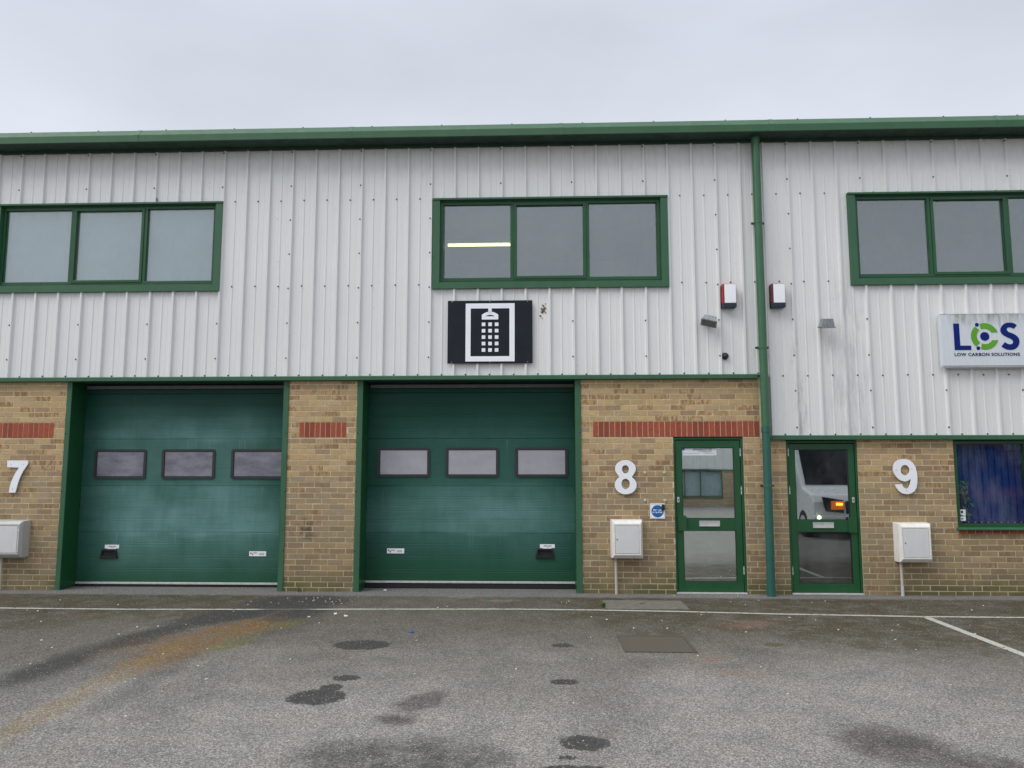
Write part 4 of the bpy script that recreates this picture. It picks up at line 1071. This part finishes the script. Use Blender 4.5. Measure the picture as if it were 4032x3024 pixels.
# meter boxes
def meter(x0, x1, z0, z1, side, door, label, pipe_x, short):
    t = thing('meter_box', label, 'meter box', 'wall-mounted meter boxes', (x0, BR, z0)); w = x1-x0; h = z1-z0; D = .175
    fi = .038; f0, f1 = fi, w-fi; fz0, fz1 = .046, h-.018
    a = MB(); y0, y1, ym = 0, -D, -D*.75
    v = [(0,y0,0),(w,y0,0),(w,y0,h),(0,y0,h), (0.012,ym,.0),(w-.012,ym,.0),(w-.012,ym,h-.008),(0.012,ym,h-.008), (f0,y1,fz0),(f1,y1,fz0),(f1,y1,fz1-.03),(f0,y1,fz1-.03), (f0-.008,y1+.03,fz1+.004),(f1+.008,y1+.03,fz1+.004)]
    fc = [(0,4,7,3),(1,2,6,5),(3,7,6,2),(0,1,5,4),(4,5,9,8),(4,8,11,12,7),(5,6,13,10,9),(7,12,13,6),(12,11,10,13)]
    dz0, dz1, dx0, dx1 = fz0+.020, fz1-.052, f0+.010, f1-.022
    a.v = [tuple(q) for q in v]; a.f = fc; a.m = [0]*len(fc)
    # front ring round the door
    b = len(a.v); a.v += [(dx0,y1,dz0),(dx1,y1,dz0),(dx1,y1,dz1),(dx0,y1,dz1),(dx0,y1+.008,dz0),(dx1,y1+.008,dz0),(dx1,y1+.008,dz1),(dx0,y1+.008,dz1)]
    for f in ((8,9,b+1,b),(9,10,b+2,b+1),(10,11,b+3,b+2),(11,8,b,b+3),(b,b+1,b+5,b+4),(b+1,b+2,b+6,b+5),(b+2,b+3,b+7,b+6),(b+3,b,b+4,b+7)): a.f.append(f); a.m.append(0)
    a.build('box_body', side, t, .004)
    a = MB(); a.box(dx0+.003,dx1-.003,y1-.001,y1+.007,dz0+.003,dz1-.003); dd = a.build('box_door', door, t, .003)
    a = MB(); a.tube((dx0+.026,y1-.001,dz0+(dz1-dz0)*.5),(dx0+.026,y1-.005,dz0+(dz1-dz0)*.5),.008,None,12); a.build('lock', 'dkgrey', dd)
    a = MB()
    for zz in (.10, h-.13): a.box(f1-.014,f1-.002,y1-.005,y1+.01,zz-.016,zz+.016)
    a.box(f1-.011,f1-.005,y1-.004,y1+.004,.12,h-.15)
    a.build('hinge', 'whitebox', dd)
    return t
def pipe(t, px, z0, mat, low=None):
    o0 = t.location
    a = MB(); a.tube((px-o0.x, -.05, .02), (px-o0.x+.004, -.05, -z0+(.0 if not low else .11)), .0185, None, 16); a.build('conduit', mat, t, 0, True)
    if low:
        a = MB(); a.tube((px-o0.x+.003, -.05, -z0), (px-o0.x+.003, -.05, -z0+.125), .0205, None, 16); a.build('conduit_socket', low, t, 0, True)
t = meter(8.467, 8.893, .474, .978, 'whitebox', 'whitedoor', 'dirty white meter box on the brick under the fire exit sign', 8.53, False); pipe(t, 8.530, .474, 'conduit')
t = meter(12.205, 12.645, .440, .947, 'whitebox', 'whitedoor', 'cleaner white meter box on the brick right of the door of unit 9', 12.26, True); pipe(t, 12.262, .440, 'conduit', 'silver')
t = meter(.012, .458, .448, .949, 'greybox', 'whitedoor', 'grey weathered meter box cut off by the left edge', .11, False); pipe(t, .112, .448, 'conduit')

# ================================================================== WEEDS AND LITTER
def weed(x, y, h, n, label, mat='leaf'):
    a = MB()
    for i in range(n):
        an = R.uniform(0, 6.28); l_ = h*R.uniform(.5, 1.); lean = R.uniform(.2, .8); w_ = h*.09
        p0 = Vector((R.uniform(-.01,.01), R.uniform(-.01,.01), 0)); dr = Vector((math.cos(an)*lean, math.sin(an)*lean*.6, 1)).normalized(); sd = Vector((-math.sin(an), math.cos(an), 0))*w_
        p1 = p0+dr*l_*.5; p2 = p0+dr*l_*.95+Vector((0,0,-l_*lean*.25))
        a.face([p0-sd*.3, p0+sd*.3, p1+sd]); a.face([p0-sd*.3, p1+sd, p1-sd]); a.face([p1-sd, p1+sd, p2])
    o = tag(a.build('weed', mat, None), label, 'weed'); o.location = (x, y, 0); return o
weed(4.275, .02, .11, 9, 'small weed growing at the foot of the brick pier between the garage doors')
weed(8.285, -1.0, .09, 16, 'low green weed at the corner of the concrete slab')
weed(1.75, -1.50, .05, 8, 'tiny weed in the asphalt just below the white line')
def scrap(x, y, s_, mat, label, group, name='litter', cat='litter'):
    a = MB(); n = R.randint(4, 6); pts = []
    for i in range(n):
        an = 2*PI*i/n+R.uniform(-.3,.3); r = s_*R.uniform(.55, 1.); pts.append((math.cos(an)*r*1.3, math.sin(an)*r))
    top = [(p[0], p[1], .004+R.uniform(0, s_*.35)) for p in pts]; bot = [(p[0]*.95, p[1]*.95, .0005) for p in pts]
    a.face(top)
    for i in range(n): j = (i+1) % n; a.face([bot[i], bot[j], top[j], top[i]])
    o = a.build(name, mat, None); o.location = (x, y, 0); o.rotation_euler = (0,0,R.uniform(0,3))
    return tag(o, label, cat, group)
scrap(5.338,-1.664,.032,'scrap','largest white scrap, lying just in front of the white line by the middle pier',None)
scrap(5.181,-1.537,.026,'scrap','second white scrap, left of the largest one near the middle pier',None)
scrap(4.931,-1.728,.020,'scrap','third white scrap, beside the dark stain left of the other two',None)
scrap(6.221,-2.512,.032,'bluescrap','bright blue plastic scrap on the asphalt',None)
scrap(6.958,-.932,.018,'redscrap','tiny red scrap behind the white line in front of the right garage door',None)
scrap(5.40,.20,.028,'scrap','white scrap at the foot of the right garage door',None)
chips = [(4.831,-2.351),(5.146,-2.059),(8.86,-1.78),(9.62,-2.35),(9.36,-1.42),(10.31,-1.55),(10.55,-1.68),(11.33,-1.93),(11.15,-2.2),(10.98,-2.65),(11.9,-2.35),(10.6,-2.2),(8.62,-2.69),(8.50,-2.2),(8.85,-2.2),(3.95,-1.42),(1.5,-1.45),(1.66,-1.5),(2.37,-1.05),(3.95,-.98),(2.1,-2.1),(3.30,-2.7),(3.0,-3.3),(3.2,-3.9),(4.15,-3.5),(4.65,-3.9),(4.9,-4.3),(3.5,-2.3),(3.75,-2.2),(3.3,-2.35),(2.7,-3.0),(1.45,-.75),(8.1,-1.6),(8.26,-1.75),(7.33,-3.9),(9.38,-3.75),(10.28,-.42),(9.27,-.12),(10.1,-.10),(10.9,-.55),(11.1,-.45),(9.9,-.55),(12.6,-1.0),(12.9,-.7),(12.1,-3.4),(6.4,-1.0),(6.3,-1.1),(7.85,-.7)]
for i in range(34): chips.append((R.gauss(4.75,.28), R.uniform(-.95,-.35)))
for i in range(28): chips.append((R.uniform(1.2, 13), R.uniform(-5.5, -.3)))
for i, (x_, y_) in enumerate(chips):
    scrap(x_, y_, R.uniform(.007,.013) if i < 48 else R.uniform(.004,.009), 'scrap', 'tiny white chip scattered on the asphalt', 'tiny white chips strewn over the car park', 'paint_chip', 'chip')

# ================================================================== BEHIND THE CAMERA (seen only in the glass)
def copy_tree(o, parent=None, depth=0):
    c = o.copy(); COL.objects.link(c)
    if parent: c.parent = parent
    for ch in list(o.children):
        if depth == 0 and ch.name.split('.')[0] in ('screw', 'screws', 'interior_room', 'roof_bolt', 'gutter_joint', 'inner_wall'): continue
        copy_tree(ch, c, depth+1)
    return c
B2 = copy_tree(B); B2['label'] = 'matching white and brick building reflected in the door of unit 8'
B2.location = (28.6, -24.0, -.45); B2.rotation_euler = (0, 0, PI)

bo2 = bo.copy(); COL.objects.link(bo2); bo2.location = (28.6, -24.0, -.45); bo2.rotation_euler = (0, 0, PI)
bo2.material_slots[0].link = 'OBJECT'; bo2.material_slots[0].material = M['paleblind']
bo2['label'] = 'pale blinds in the window of the building reflected in the door of unit 8'
def van(x0, yf, paint, label, lights):
    t = thing('parked_van', label, 'van', None, (x0, yf, 0)); w = 1.9
    prof = [(0,.32),(.03,.62),(0,.88),(-.12,1.05),(-.75,1.20),(-1.45,2.25),(-1.85,2.60),(-5.0,2.62),(-5.1,2.4),(-5.1,.34)]
    a = MB(); a.extrude_x([(y_, z_) for y_, z_ in reversed(prof)], 0, w); a.build('body', paint, t, .05)
    a = MB(); a.face([(w-.10,-.782,1.270),(.10,-.782,1.270),(.16,-1.398,2.194),(w-.16,-1.398,2.194)]); a.build('windscreen', 'vandark', t)
    a = MB(); a.box(.75,w-.75,-.0,.035,.60,.90); a.build('grille', 'black', t, .01)
    a = MB(); a.box(.0,w,-.05,.07,.34,.56); a.build('bumper', paint, t, .03)
    for s_ in (0, 1):
        xx = .10 if s_ == 0 else w-.70
        a = MB(); a.prism([(xx+.18,.66),(xx+.60,.62),(xx+.60,.92),(xx+.10,1.0)], .0, .05); h = a.build('headlight', 'vandark', t, .01)
        if lights:
            a = MB(); a.box(xx+.42,xx+.56,.056,.066,.80,.85); a.build('indicator', 'amber', h)
            a = MB(); a.box(xx+.30,xx+.595,.050,.0555,.70,.90); a.build('indicator_glow', 'amberglow', h)  # added glowing plate, stands in for the lamp's halo
        fx = .10 if s_ == 0 else w-.10
        a = MB(); a.tube((fx,.06,.52),(fx,.085,.52),.04,None,16); a.build('fog_lamp', 'lit' if lights else 'silver', t)
    for y_ in (-.75, -4.1):
        for s_ in (0, 1):
            xx = -.01 if s_ == 0 else w+.01
            a = MB(); a.tube((xx, y_, .33), (xx+(.2 if s_ == 0 else -.2), y_, .33), .33, None, 24); wh = a.build('wheel', 'tyre', t, .03)
            a = MB(); a.tube((xx-(.005 if s_ == 0 else -.005), y_, .33), (xx+(.02 if s_ == 0 else -.02), y_, .33), .2, None, 20); a.build('wheel_rim', 'silver', wh)
    for s_ in (0, 1):
        xx = -.002 if s_ == 0 else w+.002
        a = MB(); q = [(xx,-1.35,1.25),(xx,-2.15,1.25),(xx,-2.15,1.85),(xx,-1.75,1.85)]; a.face(q if s_ else q[::-1]); a.build('side_window', 'vandark', t)
        a = MB(); xm = -.2 if s_ == 0 else w; a.box(xm,xm+.2,-1.35,-1.2,1.15,1.45); a.build('wing_mirror', 'black', t, .03)
    return t
van(13.97, -8.0, 'vanwhite', 'white van with lit amber indicators, seen reflected in the door of unit 9', True)
van(17.2, -7.6, 'vanred', 'red van without lights, seen reflected in the blinded window', False)
